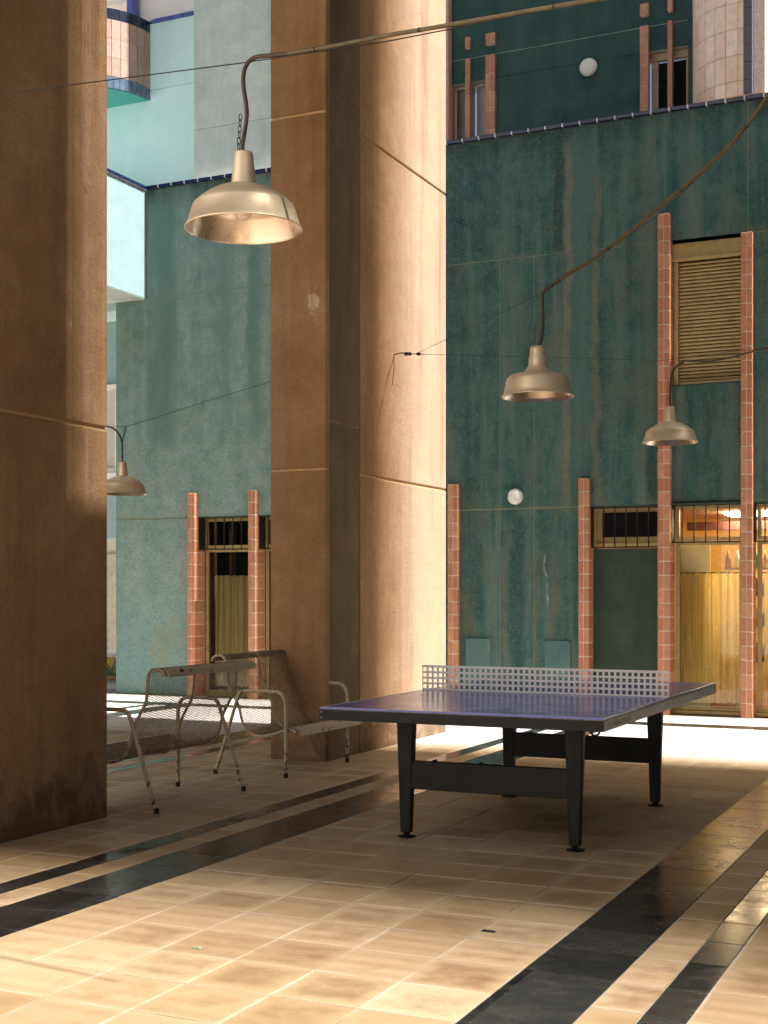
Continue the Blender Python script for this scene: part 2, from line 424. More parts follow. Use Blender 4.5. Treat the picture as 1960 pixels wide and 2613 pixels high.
for (x0, x1, bl) in cols:
    for k in range(-14, 28):
        y0, y1 = rowspan(k)
        if x0 < -7 and y1 < 4: continue
        b2 = bl
        if k == 25: b2 = 1                                         # dark cross band in the courtyard
        if k > 25: b2 = 0
        u, v, d = proj((x0+x1)/2, (y0+y1)/2, 0)
        vis = -40 < u < 2000 and 1500 < v < 2700
        tiles.append(((x1-x0)*(y1-y0)/max(d, .3)**3 if vis else 0, x0, x1, y0, y1, b2))
tiles.sort(key=lambda q: -q[0])
tm = {}
def tile_mesh(w, h, mat, key):
    kk = (round(w,3), round(h,3), key)
    if kk not in tm:
        a, b = w/2-.0022, h/2-.0022; e = .0016
        m = MB(); m.v = [(-a,-b,-.012),(a,-b,-.012),(a,b,-.012),(-a,b,-.012),(-a,-b,-e),(a,-b,-e),(a,b,-e),(-a,b,-e),(-a+e,-b+e,0),(a-e,-b+e,0),(a-e,b-e,0),(-a+e,b-e,0)]
        m.f = [(0,1,5,4),(1,2,6,5),(2,3,7,6),(3,0,4,7),(4,5,9,8),(5,6,10,9),(6,7,11,10),(7,4,8,11),(8,9,10,11)]; m.sm = [False]*9
        me = m.mesh('tile'); me.materials.append(mat); tm[kk] = me
    return tm[kk]
rest = {0: MB(), 1: MB()}
for i, (a, x0, x1, y0, y1, b2) in enumerate(tiles):
    dz = random.uniform(-.0009, .0009)
    if i < 300:
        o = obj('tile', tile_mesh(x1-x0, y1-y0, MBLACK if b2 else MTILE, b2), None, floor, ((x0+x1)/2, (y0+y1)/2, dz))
        o.rotation_euler = (random.uniform(-.0012,.0012), random.uniform(-.0012,.0012), 0)
    else:
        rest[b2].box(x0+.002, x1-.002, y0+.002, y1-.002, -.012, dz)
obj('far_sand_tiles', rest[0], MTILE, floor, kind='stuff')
obj('far_black_tiles', rest[1], MBLACK, floor, kind='stuff')

# ================================================================== OUR BUILDING (arcade over the camera), plus added unseen blockers and reflectors
roof = thing('arcade_building', 'building raised on pillars, its underside and edge above the table', 'building', (0,10.9,7.6))
MSOF = m_stucco('arcade_soffit_plaster', (.12,.085,.055), (.16,.11,.07), .3, .2)
sof = MB()
YE = 10.45; YS = 4.16
sx0, sx1, sy0, sy1 = -4.93, -1.42, 6.15, 7.2  # opening added to the unseen soffit to shape a shaft of sun
sof.box(-14, sx0, YS, YE, 7.6, 8.0).box(sx1, 5.6, 5.75, YE, 7.6, 8.0).box(sx0, sx1, 5.75, sy0, 7.6, 8.0).box(sx0, sx1, sy1, YE, 7.6, 8.0)
sof.box(-4.995, -1.42, 2.905, 5.745, 7.6, 8.0).box(5.0, 5.6, 0, 5.745, 7.6, 8.0).box(-4.995, 4.995, 2.2, 2.9, 7.6, 8.0)
o = obj('soffit_slab', sof, MSOF, roof); o.matrix_parent_inverse = Matrix.Translation((0,-10.9,-7.6))
fins = MB()                                                  # added unseen fins in the openings, passing slanting sun but blocking sky
yy = 2.95
while yy < 5.73: fins.box(-1.6, 5.2, yy, yy+.002, 7.62, 8.2); yy += .055
yy = 6.19
while yy < 7.15: fins.box(-4.92, -.9, yy, yy+.002, 8.01, 8.6); yy += .055
o = obj('added_sun_fins', fins, MDARK, roof, kind='stuff'); o.matrix_parent_inverse = Matrix.Translation((0,-10.9,-7.6))
side = thing('side_blocker', 'added unseen dark wall right of the arcade, blocking sky and sun', 'building', (3.6,0,0))  # added out of view to keep light from the right off the arcade
o = obj('wall', MB().box(5.2, 5.6, -12, 10.6, -.05, 7.59), MDKW, side); o.matrix_parent_inverse = Matrix.Translation((-3.6,0,0))
tow = thing('added_sunshade', 'added unseen canopy with open bars far above the arcade, outside the view', 'sunshade', (0,8,24))  # invented overhead slab and bars that soften and dim the sun
TW = Matrix.Translation((0,-8,-24))
o = obj('sunshade_slab', MB().box(-6, 18, 7.05, 10.62, 24, 24.4).box(-6, 18, 5.55, 6.46, 24, 24.4), MDKW, tow); o.matrix_parent_inverse = TW
o = obj('sunshade_column', MB().box(12, 12.5, 9.5, 10, 0, 24).box(-14, -13.5, 9.5, 10, 8, 24), MDKW, tow); o.matrix_parent_inverse = TW
lv = MB(); yy = 5.54
while yy > 2.6:                                              # bars along X, closer together near the slab
    pitch_ = .13; fr = .36 if yy < 4.2 else .36 + .50*(yy-4.2)/1.3
    fr += random.uniform(-.04, .04)
    lv.box(5, 18, yy-pitch_*fr, yy, 24, 24.05); yy -= pitch_
yy = 11.45
while yy > 10.66:
    lv.box(-6, 18, yy-.12*(.08+.75*(11.45-yy)/.8), yy, 24, 24.05); yy -= .12
yy = 7.04
while yy > 6.5:
    lv.box(-6, 18, yy-.095, yy, 24, 24.05); yy -= .15
o = obj('lamp_sun_blocker', MB().tube([(9.75,4.05,24.06),(9.75,4.05,25.1)], .48, 16), MDKW, tow); o.matrix_parent_inverse = TW  # added drum that only keeps direct sun off the nearest lamp
o = obj('sunshade_bars', lv, MDKW, tow); o.matrix_parent_inverse = TW
endb = thing('end_blocker', 'added unseen dark teal block at the courtyard end, keeping out low sky', 'building', (9,13,0))  # added out of view to cut low sky light from the right
o = obj('wall', B(9, 14, 4.3, 22, -.05, 11), MDKW, endb); o.matrix_parent_inverse = Matrix.Translation((-9,-13,0))
rear = thing('rear_light_walls', 'added unseen walls behind the camera and far left', 'building', (-14,0,0))  # added out of view: dark left wall blocks, white walls bounce light
o = obj('wall', MB().box(-14.5, -14, 0, 10.9, -.05, 7.6), MDKW, rear)
I4 = o.matrix_parent_inverse = Matrix.Translation((14,0,0))
o = obj('rear_bounce_wall', B(-14, 12, -12.5, -12, -.05, 8), MWHITE, rear)
o = obj('bounce_wing', MB().prism([(-13.8, 1.6), (-14.1, 1.2), (-4.6, -6.7), (-4.3, -6.3)], 'z', -.05, 17), MWHITE, rear); o.matrix_parent_inverse = Matrix.Translation((14,0,0))  # added reflector, turned to catch sun and light the arcade from behind

def pillar(name, label, x0, x1, y0, y1, ztop, strip=None):
    p = thing(name, label, 'pillar', (x0, y0, 0))
    inv = Matrix.Translation((-x0, -y0, 0))
    gap = .011
    core = B(x0+.012, x1-.012, y0+.012, y1-.012, 0, ztop)
    o = obj('joint_mortar', core, MJOINT, p); o.matrix_parent_inverse = inv
    zs = [0, 2.35, 5.22, ztop+.001]
    for i in range(3):
        za = zs[i] + (gap if i else 0); zb = zs[i+1] - (gap if i < 2 else 0)
        def panel(a0, a1, b0, b1):
            m = MB().box(a0, a1, b0, b1, za, zb)
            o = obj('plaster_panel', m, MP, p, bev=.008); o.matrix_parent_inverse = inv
        if strip:
            s0, s1 = strip
            panel(x0, x1, y0, s0-.012); panel(x0, x1, s1, y1)
        else: panel(x0, x1, y0, y1)
    if strip:
        s0, s1 = strip
        for za, zb in ((0, 2.738), (2.748, 5.405), (5.415, ztop)):
            o = obj('concrete_strip', B(x0+.03, x1-.006, s0-.006, s1-.004, za, zb), MCONC, p); o.matrix_parent_inverse = inv
    return p
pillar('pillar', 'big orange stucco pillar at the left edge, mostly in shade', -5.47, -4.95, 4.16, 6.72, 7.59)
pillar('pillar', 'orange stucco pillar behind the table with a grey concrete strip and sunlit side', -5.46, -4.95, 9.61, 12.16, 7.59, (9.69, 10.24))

# ================================================================== OPPOSITE BUILDING
bld = thing('building', 'teal stucco building with brick piers and glazed blue coping across the courtyard', 'building', (-6,14.93,0))
BI = Matrix.Translation((6,-14.93,0))
def part(name, mb, mat, parent=None, **k):
    o = obj(name, mb, mat, parent or bld, **k)
    if not parent: o.matrix_parent_inverse = BI
    return o
def grp(name):
    o = bpy.data.objects.new(name, None); C.objects.link(o); o.parent = bld; o.matrix_parent_inverse = BI
    return o
YW = 14.93; G = .005; D = 15.22
w = MB()
def panel(x0, x1, z0, z1, y=YW): part('wall_panel', B(x0+G, x1-G, y, D, z0+G, z1-G), MWALL, bev=.004)
part('joint_backing', MB().box(-10.86, -3.45, 14.937, D-.001, 2.34, 6.69).box(-2.55, 8, 14.937, D-.001, 2.34, 6.69).box(-3.449, -2.551, 14.972, D-.001, 2.36, 3.64).box(-3.449, -2.551, 14.937, D-.001, 5.262, 6.69).box(-10.86,-9.7,14.937,D-.001,0,2.338).box(-6.9,-4.36,14.937,D-.001,0,2.338).box(2,8,14.937,D-.001,0,2.338), m_plain('pale_joint', (.25,.28,.20), .9))
# lower storey, solid stretches
panel(-10.865, -9.6, 0, 2.325); panel(-6.9, -5.40, 0, 2.325); panel(-5.40, -4.98, 0, 2.325); panel(-4.98, -4.345, 0, 2.325)
panel(2.0, 8, 0, 2.325)
# middle storey
panel(-10.865, -6.6, 2.335, 5.257); panel(-6.6, -5.40, 2.335, 5.257); panel(-5.40, -4.98, 2.335, 5.257); panel(-4.98, -3.45, 2.335, 5.257)
panel(-2.55, 1.0, 2.335, 5.257); panel(1.0, 8, 2.335, 5.257)
panel(-3.45, -2.55, 2.35, 3.655, 14.965)
# upper storey up to the coping
panel(-10.37, -3.45, 5.257, 6.69); panel(-3.45, -2.55, 5.257, 6.69); panel(-2.55, 8, 5.257, 6.69)
part('building_core', MB().box(-10.86, -9.7, D, 19, 0, 6.69).box(-6.9,-4.36,D,19,0,6.69).box(-9.7,-6.9,D,19,2.34,6.69).box(-4.36,8,D,19,2.34,6.69), MDKW)
# glazed coping tiles
for i in range(90):
    x0 = -10.37 + i*.205
    if x0 > -.5: break
    part('coping_tile', B(x0+.008, x0+.197, 14.892, 15.08, 6.692, 6.735), MCOP, bev=.006)
part('coping_mortar', B(-10.37, 8, 14.8965, 15.3, 6.698, 6.7335), MWHITE)

# brick piers
bm = {}
def brickmesh(w_, d_, h_, mat=None):
    k = (round(w_,3), round(d_,3), round(h_,3), mat.name if mat else '')
    if k not in bm:
        e = .004; m = MB(); a, b, c = w_/2, d_, h_
        def ring(i, z): return [(-a+i,0+i,z),(a-i,0+i,z),(a-i,b,z),(-a+i,b,z)]
        m.v = ring(e,0)+ring(0,e)+ring(0,c-e)+ring(e,c)
        for L_ in range(3):
            for q in range(4):
                q2 = (q+1) % 4; m.f.append((L_*4+q, L_*4+q2, L_*4+4+q2, L_*4+4+q))
        m.f += [(3,2,1,0),(12,13,14,15)]; m.sm = [False]*len(m.f)
        me = m.mesh('brick'); me.materials.append(mat or MBR); bm[k] = me
    return bm[k]
def pier(x0, x1, z0, z1, y=14.85, depth=.26, ncol=2, bh=.153, mat=None, gap=.0115, parent=None, yb=None):
    p = grp('brick_pier'); wq = (x1-x0)/ncol
    part('mortar_core', B(x0+.0095, x1-.0095, y+.005, y+depth, z0, z1-.008), MMORT, p)
    z = z0; n = max(1, round((z1-z0)/bh)); bh = (z1-z0)/n
    for r in range(n):
        for c_ in range(ncol):
            o = obj('brick', brickmesh(wq-gap, depth-.02, bh-gap, mat), None, p, (x0+wq*(c_+.5)+random.uniform(-.0012,.0012), y+random.uniform(-.0004,.0004), z0+bh*r+gap/2))
pier(-6.03, -5.895, 0, 2.64); pier(-4.427, -4.30, 0, 2.655); pier(-3.52, -3.375, 0, 5.555); pier(-2.615, -2.483, 0, 5.25)
pier(-9.68, -9.56, 0, 2.65); pier(-8.765, -8.655, 0, 2.655)

# bay between piers two and three: infill, window with black board behind bars
part('infill_panel', B(-4.36, -3.44, 15.06, D, 0, 1.853), MDKI)
part('lintel', B(-4.36, 2.0, 14.935, D, 2.325, 2.345), MDKI)
part('lintel', B(-9.7, -6.9, 14.935, D, 2.325, 2.345), MDKI)
def bars(par, x0, n, step, z0, z1, y=14.985):
    for i in range(n):
        part('bar', MB().tube([(x0+i*step, y, z0), (x0+i*step, y, z1)], .0075, 6), MIRON, par)
def frame(par, x0, x1, z0, z1, y, wd=.045, dp=.05, mat=None):
    part('frame', MB().box(x0, x0+wd, y, y+dp, z0, z1).box(x1-wd, x1, y, y+dp, z0, z1).box(x0+wd, x1-wd, y, y+dp, z1-wd, z1).box(x0+wd, x1-wd, y, y+dp, z0, z0+wd), mat or MOLIVE, par, bev=.003)
wn = grp('barred_window')
frame(wn, -4.33, -3.45, 1.858, 2.322, 15.075, .06)
part('cream_backing', B(-4.27, -3.51, 15.11, 15.14, 1.92, 2.26), MOLIVE, wn)
part('black_board', B(-4.20, -3.575, 15.055, 15.07, 1.985, 2.265), MDARK, wn)
bars(wn, -4.165, 6, .129, 1.86, 2.32)
part('side_plate', B(-4.335, -4.305, 14.95, 15.09, 1.858, 2.322), MIRON, wn)
part('rail', MB().box(-4.33, -3.5, 14.975, 14.995, 1.862, 1.874).box(-4.33, -3.5, 14.975, 14.995, 2.308, 2.32), MIRON, wn)

def door_bay(x0, x1, left):
    yq = 15.10
    tr = grp('transom_window')
    frame(tr, x0, x1, 1.93, 2.322, yq, .04)
    part('pane', B(x0+.04, x1-.04, yq+.02, yq+.026, 1.97, 2.282), MGLASS, tr)
    bars(tr, x0+.10, int((x1-x0-.1)/.129)+1, .129, 1.90, 2.322)
    part('rail', MB().box(x0, x1, 14.975, 14.995, 1.905, 1.917), MIRON, tr)
    part('side_plate', B(x0-.03, x0-.003, 14.95, 15.09, 1.905, 2.322), MIRON, tr)
    dr = grp('glazed_door')
    frame(dr, x0, x1, .03, 1.925, yq, .045)
    part('pane', B(x0+.045, x1-.045, yq+.02, yq+.026, .075, 1.88), MGLASS, dr)
    part('sill', B(x0-.02, x1+.02, 15.03, 15.2, 0, .045), MOLIVE, dr, bev=.008)
    # gathered lace curtain on a rod
    m = MB(); n = 150; rows = 14; xa, xb = x0+.05, x1-.03
    if left: xa += .04
    ph = random.uniform(0, 6)
    def fold(u, q): return .018*math.sin(u*46+ph+1.5*math.sin(u*7)) * (1-.25*q) + .010*math.sin(u*97+ph*2) * (1-.6*q)
    for r_ in range(rows+1):
        q = r_/rows; z = 1.575 - q*1.46
        for i in range(n+1):
            u = i/n
            zz = z + (.018*abs(math.sin(u*26)) if r_ == rows else 0) + (.004*math.sin(u*160) if r_ == 0 else 0)
            inset = (.05*math.sin(min(q*2.2, 1)*PI/2) if left else 0)
            m.v.append((xa - inset*(1-u)*0 + (xb-xa)*u + .012*math.sin(u*20+q*3), yq+.075+fold(u, q), zz))
    for r_ in range(rows):
        for i in range(n):
            a = r_*(n+1)+i; m.f.append((a, a+1, a+n+2, a+n+1)); m.sm.append(True)
    part('curtain', m, MCURT_L if left else MCURT, dr)
    part('curtain_rod', MB().tube([(xa-.02, yq+.075, 1.573), (xb, yq+.075, 1.573)], .006, 6), MIRON, dr)
def m_curtain(name, a, b, k):
    t = MT(name); x, y, z = t.sep()
    n = t.noise(30, 4, .6); f = t.noise(6, 3, .5, t.vec((6,1,.25)))
    v = t.n.new('ShaderNodeTexVoronoi'); v.inputs['Scale'].default_value = 9; t.L(t.vec((1,.0,1)), v.inputs['Vector'])
    flo = t.ramp(v.outputs['Distance'], [(.12, 1), (.2, 0)])
    c = t.mix(t.ramp(f, [(.35, 0), (.65, 1)]), a, b)
    c = t.mix(t.math('MULTIPLY', flo, .5), c, tuple(min(q*1.5, .9) for q in b))
    tr = t.n.new('ShaderNodeBsdfTransparent'); mx = t.n.new('ShaderNodeMixShader'); o = t.n['Material Output']
    scal = t.math('MULTIPLY', t.math('SINE', t.math('MULTIPLY', x, 50)), .02)
    lace = t.sstep(t.math('ADD', z, scal), 1.03, 1.0)            # below the valance the cloth is open lace
    open_ = t.math('MULTIPLY', lace, t.math('MULTIPLY', t.ramp(f, [(.44, k), (.56, .12)]), t.math('SUBTRACT', 1, flo)))
    open_ = t.math('MAXIMUM', open_, .10)
    t.fin(c, .9, 0, None, .1)
    # light passes through the thin cloth
    tl = t.n.new('ShaderNodeBsdfTranslucent'); t.L(c, tl.inputs[0]); m2 = t.n.new('ShaderNodeMixShader'); m2.inputs[0].default_value = .4
    t.L(t.b.outputs[0], m2.inputs[1]); t.L(tl.outputs[0], m2.inputs[2])
    t.L(open_, mx.inputs[0]); t.L(m2.outputs[0], mx.inputs[1]); t.L(tr.outputs[0], mx.inputs[2]); t.L(mx.outputs[0], o.inputs[0])
    return t.m
MCURT = m_curtain('yellow_lace', (.84,.66,.24), (.90,.75,.34), .28)
MCURT_L = m_curtain('beige_lace', (.74,.58,.32), (.90,.74,.42), .12)
door_bay(-3.37, -2.625, False); door_bay(-2.475, -1.75, False)
door_bay(-9.555, -8.765, True); door_bay(-8.65, -7.9, True)
part('infill_panel', B(-1.74, 2.0, 15.06, D, 0, 2.325), MDKI); part('infill_panel', B(-7.88, -6.9, 15.06, D, 0, 2.325), MDKI)

# room behind the right-hand doors
room = grp('shop_room')
MOCH = m_plain('ochre_room_wall', (.62,.38,.10), .7)
part('back_wall', MB().box(-4.35, 2, 17.4, 17.5, 0, 2.335).box(-4.355, -4.30, D+.001, 17.4, 0, 2.335).box(1.95, 2, D+.001, 17.4, 0, 2.335), MOCH, room)
part('room_floor', B(-4.35, 2, D+.001, 17.4, .001, .02), m_plain('red_room_floor', (.30,.10,.06), .4), room)
part('room_ceiling', B(-4.35, 2, D+.001, 17.4, 2.30, 2.334), m_plain('pink_room_ceiling', (.60,.40,.33), .7), room)
part('partition_board', B(-3.35, -3.02, 15.26, 15.29, .0, 1.90), m_plain('cream_partition', (.88,.82,.58), .6, 0, .12, 0, 3), room)
part('partition_board', B(-3.33, -2.60, 15.62, 15.66, .0, .9), MOCH, room)
part('beam', MB().box(-3.5, -2.2, 16.3, 16.4, 2.10, 2.2), m_plain('dark_red_beam', (.10,.03,.025), .5), room)
part('light_panel', B(-3.0, -2.2, 16.0, 16.5, 2.262, 2.285), None, room)
t = MT('lit_ceiling_panel'); t.b.inputs['Emission Color'].default_value = (1,.80,.50,1); t.b.inputs['Emission Strength'].default_value = 24.0
bpy.data.objects['light_panel'].data.materials.append(t.m)
cols_ = [(.40,.16,.06), (.75,.70,.55), (.08,.16,.08), (.60,.42,.12), (.20,.09,.05), (.80,.74,.62)]
mats_ = [m_plain('shelf_goods', c_, .4) for c_ in cols_]
part('shelf', MB().box(-2.98,-2.0,15.9,16.1,.55,.57).box(-2.98,-2.0,15.9,16.1,.95,.97).box(-2.98,-2.0,15.9,16.1,1.30,1.32).box(-2.98,-2.0,15.9,16.1,1.62,1.64), MTAN, room)
for z_ in (.57, .97, 1.32, 1.64):
    for i in range(9):
        a = -2.95+i*.105
        mm = MB().lathe([(.0,0),(.035,0),(.035,.12),(.014,.16),(.014,.20),(0,.20)], 10, (a, 15.97, z_))
        part('bottle', mm, random.choice(mats_), room)
# dark room behind the left-hand doors
rm2 = grp('dark_room')
part('back_wall', MB().box(-9.7, -6.9, 17.4, 17.5, 0, 2.335).box(-9.69, -9.66, D+.001, 17.4, 0, 2.335), MDARK, rm2)
part('door_post', B(-9.44, -9.39, 15.5, 15.6, 0, 2.3), m_plain('brown_post', (.10,.06,.035), .6), rm2)
part('room_ceiling', B(-9.7, -6.9, D+.001, 17.4, 2.30, 2.334), MDARK, rm2)

# shuttered window between the tall piers
sh = grp('shuttered_window')
xa, xb = -3.395, -2.60
part('shutter_box', MB().box(xa, xb, 14.99, 15.2, 5.07, 5.235), MOLIVE, sh, bev=.004)
part('box_lip', MB().box(xa+.003, xb, 14.965, 15.01, 5.03, 5.072), MSLAT, sh, bev=.008)
part('frame', MB().box(xa+.03, xa+.075, 15.0, 15.1, 3.66, 5.03).box(xa+.012, xa+.028, 15.02, 15.1, 3.66, 5.03), MSLAT, sh, bev=.004)
part('back_plate', B(xa+.01, xb, 15.09, 15.12, 3.66, 5.06), MDKI, sh)
sm_ = MB().prism([(15.052,0),(15.045,.006),(15.041,.014),(15.045,.024),(15.053,.031),(15.062,.031),(15.062,0)], 'x', xa+.078, xb).mesh('slat'); sm_.materials.append(MSLAT)
nz = 33
for i in range(nz):
    obj('slat', sm_, None, sh, (0, random.uniform(-.001,.001), 3.70+i*.0405))
part('bottom_rail', B(xa+.078, xb, 15.03, 15.07, 3.662, 3.695), MSLAT, sh)
part('sill', B(xa, xb, 14.96, 15.15, 3.645, 3.661), MDKI, sh)

# access panels low on the wall
MAP = m_stucco('blue_grey_panel_paint', (.060,.150,.158), (.12,.20,.185), .5, .3)
for x0, x1, zt in ((-5.823, -5.508, .812), (-4.845, -4.537, .80)):
    a = grp('access_panel')
    part('plate', B(x0, x1, 14.915, 14.928, .30, zt), MAP, a, bev=.003)
    for px_ in (x0+.018, x1-.018):
        for pz_ in (zt-.018, .32): part('screw', MB().lathe([(0,0),(.006,0),(.006,.004),(0,.004)], 8), MIRON, a, loc=(px_, 14.913, pz_)).rotation_euler = (PI/2, 0, 0)

# upper storey behind the coping (right of the middle pillar)
YU = 15.42
part('upper_wall', MB().box(-6.35, -3.2, YU, 15.8, 7.60, 7.885).box(-5.62, -3.86, YU, 15.8, 6.7, 7.595).box(-6.35, -3.2, YU, 15.8, 7.897, 14).box(-3.3,8,YU+.01,15.8,6.7,14), MDKW)
part('upper_wall_joint', B(-6.35, -3.2, YU+.012, 15.79, 7.595, 7.9), MGREY)
part('pink_reveal', MB().box(-6.50, -6.20, 15.30, 15.9, 6.735, 14), m_brick('pink_reveal_tile', (.50,.28,.22), (.62,.36,.28)))
for (a, b_, z1, nc, cz) in ((-6.005, -5.94, 7.87, 1, 7.99), (-5.74, -5.615, 7.87, 2, 7.99), (-3.845, -3.74, 7.89, 2, 8.0), (-3.525, -3.465, 7.895, 1, 8.0)):
    pier(a, b_, 6.73, z1, 15.36, .10, nc, .25, MBR2, .006)
    pier(a, b_, cz, cz+.145, 15.36, .08, nc, .145, MBR2, .006)
uw = grp('upper_window')
part('pane', B(-6.18, -5.95, 15.55, 15.56, 6.7, 7.57), MFROSTB, uw); part('pane', B(-5.92, -5.74, 15.55, 15.56, 6.7, 7.57), MFROST, uw)
part('frame', MB().box(-6.2, -5.62, 15.53, 15.57, 7.57, 7.593).box(-6.2, -6.18, 15.53, 15.57, 6.7, 7.57), MWFRAME, uw)
uw = grp('upper_window')
part('pane', B(-3.68, -3.2, 15.55, 15.56, 6.7, 7.49), MDARK, uw)
part('frame', MB().box(-3.80, -3.15, 15.49, 15.56, 7.50, 7.593).box(-3.74, -3.66, 15.50, 15.56, 6.7, 7.499).box(-3.34,-3.28,15.50,15.56,6.7,7.499), MTAN, uw, bev=.005)
# curved bay faced with cream tiles
bay = grp('tiled_bay')
cxb, cyb, R = -2.64, YU+.04, .60
part('bay_core', MB().prism([(cxb+(R-.012)*math.cos(a), cyb+(R-.012)*math.sin(a)) for a in [PI+ (PI/2)*i/16 for i in range(17)]] + [(cxb+.28, cyb-R+.012), (cxb+.28, cyb)], 'z', 6.735, 14), MMORT, bay)
nt_ = 7; hh = .283
for r_ in range(9):
    for i in range(nt_+1):
        zA = 6.74 + r_*hh - .13; z0_ = max(zA, 6.738)
        if i < nt_:
            a0 = PI + (PI/2)*i/nt_ + .006; a1 = PI + (PI/2)*(i+1)/nt_ - .006
            am = (a0+a1)/2
            off = random.uniform(0, .003)
            P_ = []
            for zz in (z0_+.003, zA+hh-.004):
                for (rr_, aa) in ((R+off, a0), (R+off, a1), (R-.01, a1), (R-.01, a0)): P_.append((cxb+rr_*math.cos(aa), cyb+rr_*math.sin(aa), zz))
            part('facing_tile', MB().hexa(P_), MTILEC, bay)
        else:
            part('facing_tile', B(cxb+.004, cxb+.055, cyb-R, cyb-R+.01, z0_+.003, zA+hh-.004), MTILEC, bay)
for r_ in range(14):
    zA = 6.70+r_*.193
    part('dark_tile', B(cxb+.060, cxb+.148, cyb-R-.002, cyb-R+.01, max(zA,6.737)+.002, zA+.190), MGLAZE2, bay)
    part('cobalt_tile', B(cxb+.153, cxb+.162, cyb-R+.003, cyb-R+.2, max(zA,6.737)+.002, zA+.190), MGLAZEB, bay)
part('white_edge', B(cxb+.149, cxb+.1525, cyb-R-.002, cyb-R+.2, 6.737, 9.3), MWHITE, bay)
part('cream_wall_panel', B(-2.44, -1.6, 15.1, 15.3, 6.735, 7.62), MTILEC); part('green_reveal', B(-2.44, -1.6, 15.33, 15.4, 7.62, 9.5), MTEALP)
part('brown_brace', MB().hexa([(-2.40,15.2,8.6),(-2.32,15.2,8.6),(-2.32,15.3,8.6),(-2.40,15.3,8.6),(-2.1+.0,15.2,7.5),(-2.0,15.2,7.5),(-2.0,15.3,7.5),(-2.1,15.3,7.5)]), MTAN)

# upper storey left of the middle pillar
part('grey_wall', MB().box(-9.80, -6.5, 15.2, 15.9, 6.735, 7.48).box(-9.80, -6.5, 15.2, 15.9, 7.49, 14).box(-9.795,-6.5,15.21,15.9,7.47,7.5), MGREY)
part('pale_wall', MB().box(-13.6, -9.803, 15.6, 16.2, 5.3, 8.30).box(-13.6, -9.803, 15.6, 16.2, 8.306, 9.22), MPALE)
part('pale_wall_top', MB().box(-13.6, -9.803, 15.6, 16.2, 9.27, 13), MWHITE)
for i in range(12):
    x0 = -10.72+i*.165
    if x0 > -9.95: break
    part('coping_tile', B(x0+.004, x0+.16, 15.57, 15.75, 9.222, 9.268), MGLAZEB)
bal = grp('round_balcony')
cbx, cby, RB = -11.75, 15.6, .98
arc = [(cbx+RB*math.cos(a), cby+RB*math.sin(a)) for a in [PI+PI*i/40 for i in range(41)]]
part('balcony_core', MB().prism([(cbx+(q[0]-cbx)*.985, cby+(q[1]-cby)*.985) for q in arc], 'z', 8.19, 9.24), MWHITE, bal)
part('balcony_underside', MB().prism([(cbx+(q[0]-cbx)*.97, cby+(q[1]-cby)*.97) for q in arc], 'z', 8.165, 8.189), MTEALP, bal)
def ringtiles(z0, z1, n, mat, name, aL=1.45*PI, aH=2*PI):
    for i in range(n):
        a0 = aL+(aH-aL)*i/n+.004; a1 = aL+(aH-aL)*(i+1)/n-.004; P_ = []
        for zz in (z0, z1):
            for (rr_, aa) in ((RB, a0), (RB, a1), (RB-.02, a1), (RB-.02, a0)): P_.append((cbx+rr_*math.cos(aa), cby+rr_*math.sin(aa), zz))
        part(name, MB().hexa(P_), mat, bal)
ringtiles(9.10, 9.245, 19, MGLAZE2, 'glazed_tile')
ringtiles(8.17, 8.325, 19, m_plain('glazed_slate_tile', (.10,.15,.22), .25), 'glazed_tile')
for k_ in range(3): ringtiles(8.33+k_*.256, 8.33+k_*.256+.253, 13, MPEACH, 'facing_tile')
part('blue_post', B(-11.02, -10.93, 15.4, 15.55, 9.25, 10.4), MGLAZEB); part('white_post', B(-11.75,-11.62,15.4,15.55,9.25,10.4), MTILEC)
part('pink_panel', B(-11.5, -11.05, 15.5, 15.58, 9.25, 9.55), MTILEC)
# cantilevered pale blue box, sunlit on its right side
bx_ = grp('cantilever_box')
part('box_shell', B(-12.9, -10.375, 11.5, 14.925, 5.252, 6.69), MPALE2, bx_)
part('box_underside', B(-12.9, -10.38, 11.5, 14.924, 5.24, 5.251), MGREY, bx_)
for i in range(14):
    y0 = 14.89-.205*(i+1)
    part('coping_tile', B(-10.50, -10.345, y0+.004, y0+.201, 6.692, 6.735), MCOP, bx_, bev=.006)
part('coping_mortar', B(-10.5, -10.36, 11.6, 14.9, 6.69, 6.727), MWHITE, bx_)

# a building further back in the gap on the left
b2 = thing('building', 'pale blue house with a white window seen in the gap at far left', 'building', (-16, 22, 0))
I2 = Matrix.Translation((16,-22,0))
def p2(n, m, mt, par=None):
    o = obj(n, m, mt, par or b2)
    if not par: o.matrix_parent_inverse = I2
    return o
p2('wall', MB().box(-24, -11, 22, 26, 2.42, 10), MPALE2); p2('wall', B(-24, -11, 22.02, 26, 0, 2.42), MBEIGE)
wf = bpy.data.objects.new('window', None); C.objects.link(wf); wf.parent = b2; wf.matrix_parent_inverse = I2
p2('frame', MB().box(-16.9,-16.8,21.9,21.99,3.7,5.45).box(-15.95,-15.85,21.9,21.99,3.7,5.45).box(-16.8,-15.95,21.9,21.99,5.35,5.45).box(-16.8,-15.95,21.9,21.99,3.7,3.8).box(-16.4,-16.3,21.9,21.99,3.8,5.35), MWHITE, wf)
p2('pane', B(-16.8,-15.95,21.95,21.98,3.8,5.35), MBEIGE, wf); p2('sill', B(-17,-15.75,21.8,21.99,3.55,3.69), MWHITE, wf)
p2('soffit', B(-20, -12, 20.5, 21.99, 7.1, 7.3), MTEALP)
p2('door', B(-16.6, -15.8, 21.95, 22.01, 0, 2.1), m_plain('grey_beige_door', (.40,.37,.29), .6))

